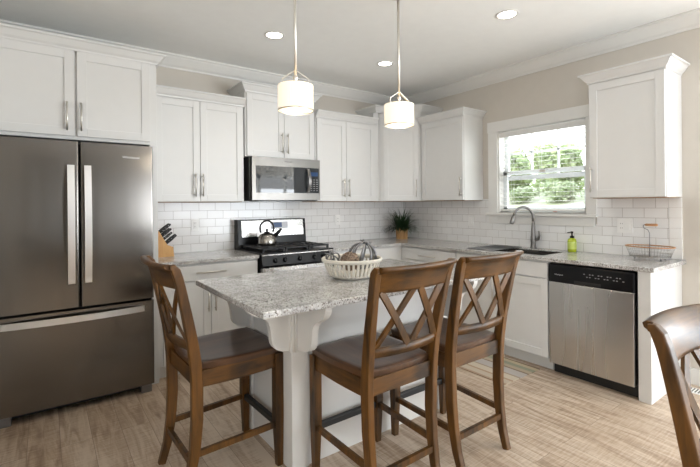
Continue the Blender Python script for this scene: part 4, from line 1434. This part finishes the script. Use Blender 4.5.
# ------------------------------------------------------------------ knife block and knives
def knife_block():
    ox, oy, oz = -3.125, -0.20, CT1
    pl = [(0, 0), (0.165, 0), (0.158, 0.082), (0.112, 0.10), (0.045, 0.222), (0.0, 0.20)]
    b = MB(); b.prism(pl, lambda a, c, t: (ox + a, t, oz + c), oy - 0.055, oy + 0.055)
    tag(b.build('knife_block', M['bamboo'], None, org=(ox + 0.08, oy, oz)), 'pale wooden knife block on the counter beside the refrigerator', 'knife block')
    d = Vector((0.76, -0.10, 0.64)).normalized()
    A, B2 = Vector((ox + 0.052, 0, oz + 0.208)), Vector((ox + 0.106, 0, oz + 0.110))
    labs = ['black-handled knife highest in the wooden block, nearest the wall', 'black-handled knife highest in the wooden block, nearest the room', 'black-handled knife second from the top of the block, nearest the wall',
            'black-handled knife second from the top of the block, nearest the room', 'black-handled knife second from the bottom of the block', 'thick black-handled knife lowest in the wooden block']
    i = 0
    for t, ys, ln in ((0.02, (0.03, -0.03), 0.115), (0.34, (0.03, -0.03), 0.10), (0.64, (0.0,), 0.095), (0.95, (-0.02,), 0.11)):
        for y in ys:
            p = A + (B2 - A) * t; p.y = oy + y
            k = empty('kitchen_knife', labs[i], 'knife', p, 'knives in the block')
            w = 0.02 if i < 5 else 0.03
            b = MB(); b.bar(p + d * 0.004, p + d * ln * 0.5, 0.013, w, w1=0.015, h1=w * 1.15); b.bar(p + d * ln * 0.5, p + d * ln, 0.015, w * 1.15, w1=0.012, h1=w * 0.8)
            h = b.build('handle', M['black_matte'], k)
            b = MB(); b.bar(p - d * 0.012, p + d * 0.005, 0.003, w * 0.8); b.build('blade', M['steel_v'], k)
            b = MB()
            for f in (0.3, 0.55, 0.8):
                q = p + d * ln * f; b.tube([q - Vector((0, 0.0082, 0)), q + Vector((0, 0.0082, 0))], 0.0025, 6)
            r = b.build('rivet', M['steel_v'], h, org=ORG[k.name])
            i += 1
knife_block()

# ------------------------------------------------------------------ plant in slatted pot
def plant():
    c = Vector((-0.245, -0.235, CT1))
    e = empty('potted_grass_plant', 'dark green grassy plant in a wooden-slat pot in the counter corner', 'plant', c)
    b = MB(); b.lathe([(0, 0.0), (0.060, 0.0), (0.062, 0.10), (0.056, 0.10), (0.055, 0.09), (0, 0.09)], c, 20); pot = b.build('pot', M['slat_wood'], e)
    b = MB()
    hs = [0.135, 0.10, 0.125, 0.11, 0.14, 0.105, 0.13, 0.1, 0.138, 0.112, 0.126, 0.104, 0.136, 0.11]
    for k in range(14):
        a = 2 * PI * k / 14
        p = c + Vector((0.0668 * math.cos(a), 0.0668 * math.sin(a), 0))
        b.bar(p, p + Vector((0.003 * math.cos(a), 0.003 * math.sin(a), hs[k])), 0.009, 0.023, up=(-math.sin(a), math.cos(a), 0))
    b.build('slats', M['slat_wood'], pot, org=c)
    b = MB(); rnd = random.Random(11)
    for k in range(380):
        a = rnd.uniform(0, 2 * PI); ln = rnd.uniform(0.21, 0.36); spread = rnd.uniform(0.1, 1.0) ** 0.7
        w = rnd.uniform(0.005, 0.0085)
        p = c + Vector((rnd.uniform(-0.03, 0.03), rnd.uniform(-0.03, 0.03), 0.088))
        dirh = Vector((math.cos(a), math.sin(a), 0)); side = Vector((-math.sin(a), math.cos(a), 0))
        el = PI / 2 - spread * 1.05
        pr = None
        n = 7
        for i in range(n + 1):
            t = i / n
            ww = w * (1 - t) ** 0.6 if t < 1 else 0
            q = [b.bm.verts.new(p - side * ww), b.bm.verts.new(p + side * ww)]
            if pr:
                f = b.bm.faces.new((pr[0], pr[1], q[1], q[0])); f.smooth = True
            pr = q
            p = p + (dirh * math.cos(el) + Vector((0, 0, math.sin(el)))) * ln / n
            if p.x > -0.02: p.x = -0.02
            if p.y > -0.02: p.y = -0.02
            el -= spread * 0.20 + 0.02
    b.build('foliage', M['leaf'], e, recalc=False)
plant()

# ------------------------------------------------------------------ wire basket
def basket():
    c = Vector((-0.155, -2.865, CT1))
    e = empty('wire_basket', 'oval wire basket with wooden rim and centre handle at the counter end', 'basket', c)
    al = Vector((0, 1, 0)); ac = Vector((1, 0, 0))
    def ring(ra, rc, z, n=40):
        return [c + al * ra * math.cos(2 * PI * k / n) + ac * rc * math.sin(2 * PI * k / n) + Vector((0, 0, z)) for k in range(n)]
    b = MB(); b.tube(ring(0.158, 0.11, 0.098), 0.0045, 8, closed=True); b.build('rim', M['grip'], e)
    b = MB(); n = 44
    top, bot = ring(0.158, 0.11, 0.096, n), ring(0.128, 0.086, 0.018, n)
    for k in range(n):
        b.tube([bot[k], top[k]], 0.0012, 5)
    for f in (0.0, 0.33, 0.66):
        b.tube([bot[k] + (top[k] - bot[k]) * f for k in range(n)], 0.0014, 5, closed=True)
    for i in range(-5, 6):
        x = i / 6
        hw = 0.128 * math.sqrt(1 - x * x)
        b.tube([c + ac * 0.086 * x - al * hw + Vector((0, 0, 0.018)), c + ac * 0.086 * x + al * hw + Vector((0, 0, 0.018))], 0.0012, 5)
    for i in range(-6, 7):
        x = i / 7
        hw = 0.086 * math.sqrt(1 - x * x)
        b.tube([c + al * 0.128 * x - ac * hw + Vector((0, 0, 0.018)), c + al * 0.128 * x + ac * hw + Vector((0, 0, 0.018))], 0.0012, 5)
    b.build('wire_body', M['wire'], e)
    for sa, sc in ((-1, -1), (1, -1), (-1, 1), (1, 1)):
        b = MB(); p = c + al * 0.085 * sa + ac * 0.045 * sc
        b.tube([p + Vector((0, 0, 0.018)), p + Vector((0, 0, 0.003))], [0.003, 0.006], 8); b.tube([p + Vector((0, 0, 0.006)), p], [0.0065, 0.0065], 8); b.build('foot', M['dark_metal'], e)
    b = MB(); b.tube([c + Vector((0, 0, 0.018)), c + Vector((0, 0, 0.20)), c + Vector((0, 0.012, 0.225)), c + Vector((0, 0.036, 0.235)), c + Vector((0, 0.042, 0.252)), c + Vector((0, 0.034, 0.262)), c + Vector((0, 0.0, 0.262)), c + Vector((0, -0.05, 0.262))], 0.003, 8); b.build('centre_rod', M['dark_metal'], e)
    b = MB(); b.tube([c + Vector((0, 0.03, 0.262)), c + Vector((0, 0.02, 0.262)), c + Vector((0, -0.045, 0.262)), c + Vector((0, -0.052, 0.262))], [0.007, 0.010, 0.010, 0.007], 12); b.build('handle', M['grip'], e)
basket()

# ------------------------------------------------------------------ outlets, switch, register
def plate(F, u, z, label, cat='outlet', gangs=1, toggles=False, d0=0.008):
    w = 0.036 if gangs == 1 else 0.058
    e = empty('wall_outlet' if not toggles else 'light_switch', label, cat, F((u, d0, z)), 'wall plates')
    b = MB(); fbox(b, F, u - w, u + w, d0, d0 + 0.006, z - 0.058, z + 0.058, 0.002); b.build('cover_plate', M['plastic'], e)
    for g in range(gangs):
        ug = u + (g - (gangs - 1) / 2) * 0.046
        sw = toggles or (gangs == 2 and g == 1)
        if sw:
            b = MB(); fbox(b, F, ug - 0.016, ug + 0.016, d0 + 0.005, d0 + 0.010, z - 0.033, z + 0.033, 0.002); b.build('rocker', M['plastic'], e)
        else:
            b = MB(); fbox(b, F, ug - 0.0165, ug + 0.0165, d0 + 0.005, d0 + 0.0085, z - 0.034, z + 0.034, 0.002); s = b.build('socket', M['plastic'], e)
            b = MB()
            for zz in (z - 0.018, z + 0.018):
                for uu in (-0.006, 0.006):
                    fbox(b, F, ug + uu - 0.0012, ug + uu + 0.0012, d0 + 0.008, d0 + 0.009, zz - 0.004, zz + 0.005)
            b.build('slots', M['slot'], s)
plate(FB, -2.712, 1.168, 'white wall outlet on the tiles between the knife block and the range')
plate(FB, -1.069, 1.168, 'white wall outlet on the tiles between the range and the corner plant')
plate(FR, 1.109, 1.158, 'white light switch on the tiles left of the sink window', 'switch', 1, True)
plate(FR, 2.645, 1.155, 'white double wall plate on the tiles behind the wire basket', 'outlet', 2)
plate(FR, 3.10, 0.324, 'white wall outlet low on the bare wall past the counter end', d0=0.0)
def register():
    e = empty('floor_register', 'white floor register beside the bare wall past the counter end', 'vent', (-0.14, -3.16, 0))
    b = MB(); b.box(-0.19, -0.09, -3.30, -3.06, 0.0, 0.006, 0.002); b.build('frame', M['plastic'], e)
    b = MB()
    for i in range(12):
        y = -3.285 + i * 0.018
        for x0 in (-0.18, -0.137):
            b.box(x0, x0 + 0.037, y, y + 0.007, 0.0055, 0.0072)
    b.build('vent_slots', M['slot'], e)
register()
b = MB(); b.box(-1.125, -0.635, -2.256, -1.30, 0.0, 0.006, 0.002)
tag(b.build('striped_rug', M['rug'], None, org=(0, 0, 0)), 'flat striped rug in tan, grey and green lying before the sink base', 'rug')

# ------------------------------------------------------------------ outside the window
def outside():
    b = MB(); n = 24
    prev = None
    for i in range(n + 1):
        x = 0.3 + 40 * (i / n)
        z = -0.5 + 2.3 * min(1, max(0, (x - 3) / 12)) ** 1.2
        q = [b.bm.verts.new((x, -14, z)), b.bm.verts.new((x, 40, z))]
        if prev:
            b.bm.faces.new((prev[0], prev[1], q[1], q[0]))
        prev = q
    struct(b.build('ground', M['lawn']))
    def foliage(rx, ry, rz, n, size, seed, clumps):
        rnd = random.Random(seed)
        b = MB()
        cl = [(Vector((rnd.uniform(-.6, .6) * rx, rnd.uniform(-.6, .6) * ry, rnd.uniform(-.6, .75) * rz)), rnd.uniform(0.35, 0.6)) for _ in range(clumps)]
        for k in range(n):
            cc, cr = rnd.choice(cl)
            v = Vector((rnd.gauss(0, 1), rnd.gauss(0, 1), rnd.gauss(0, 1))).normalized() * rnd.uniform(0.6, 1.0)
            p = cc + Vector((v.x * rx * cr, v.y * ry * cr, v.z * rz * cr))
            a = Vector((rnd.gauss(0, 1), rnd.gauss(0, 1), rnd.gauss(0, 1))).normalized(); c = a.orthogonal().normalized()
            s = size * rnd.uniform(0.6, 1.3)
            b.add([p - a * s, p + c * s * 0.5, p + a * s, p - c * s * 0.5], [(0, 1, 2, 3)])
        return b
    def tree(x, y, zg, h, r, seed, name, label, group, mat, trunk=True):
        e = empty(name, label, 'tree' if trunk else 'bush', (x, y, zg), group)
        b = foliage(r, r, h * (0.5 if trunk else 0.5), 3400 if trunk else 1100, 0.19 if trunk else 0.09, seed, 22)
        cz = h * 0.52 if trunk else h * 0.45
        bmesh.ops.translate(b.bm, verts=b.bm.verts[:], vec=(x, y, zg + cz))
        b.build('foliage', mat, e, recalc=False)
        b = MB(); b.tube([(x, y, zg - 0.1), (x + 0.05, y, zg + h * 0.35), (x, y + 0.1, zg + h * 0.7)], [0.12, 0.09, 0.03] if trunk else [0.04, 0.03, 0.01], 8); b.build('trunk' if trunk else 'stem', M['bark'], e)
    rnd = random.Random(5)
    for i in range(8):
        x = 17.4 + (3.4 if i % 2 else 0.0); y = 4.2 + i * 1.42
        tree(x, y, 1.7, 2.35 + rnd.uniform(-0.2, 0.25) + (0.35 if i % 2 else 0), 1.22, 20 + i, 'leafy_tree', 'yellow-green leafy tree in the row beyond the sink window', 'trees beyond the window', M['tree_leaf'])
    for i in range(8):
        x = 13.2 + (1.3 if i % 2 else 0); y = 3.0 + i * 0.78
        tree(x, y, 1.3, 0.75 + rnd.uniform(-0.15, 0.2), 0.62, 60 + i, 'pale_bush', 'low pale bush in front of the trees beyond the sink window', 'bushes beyond the window', M['bush_leaf'], False)
outside()
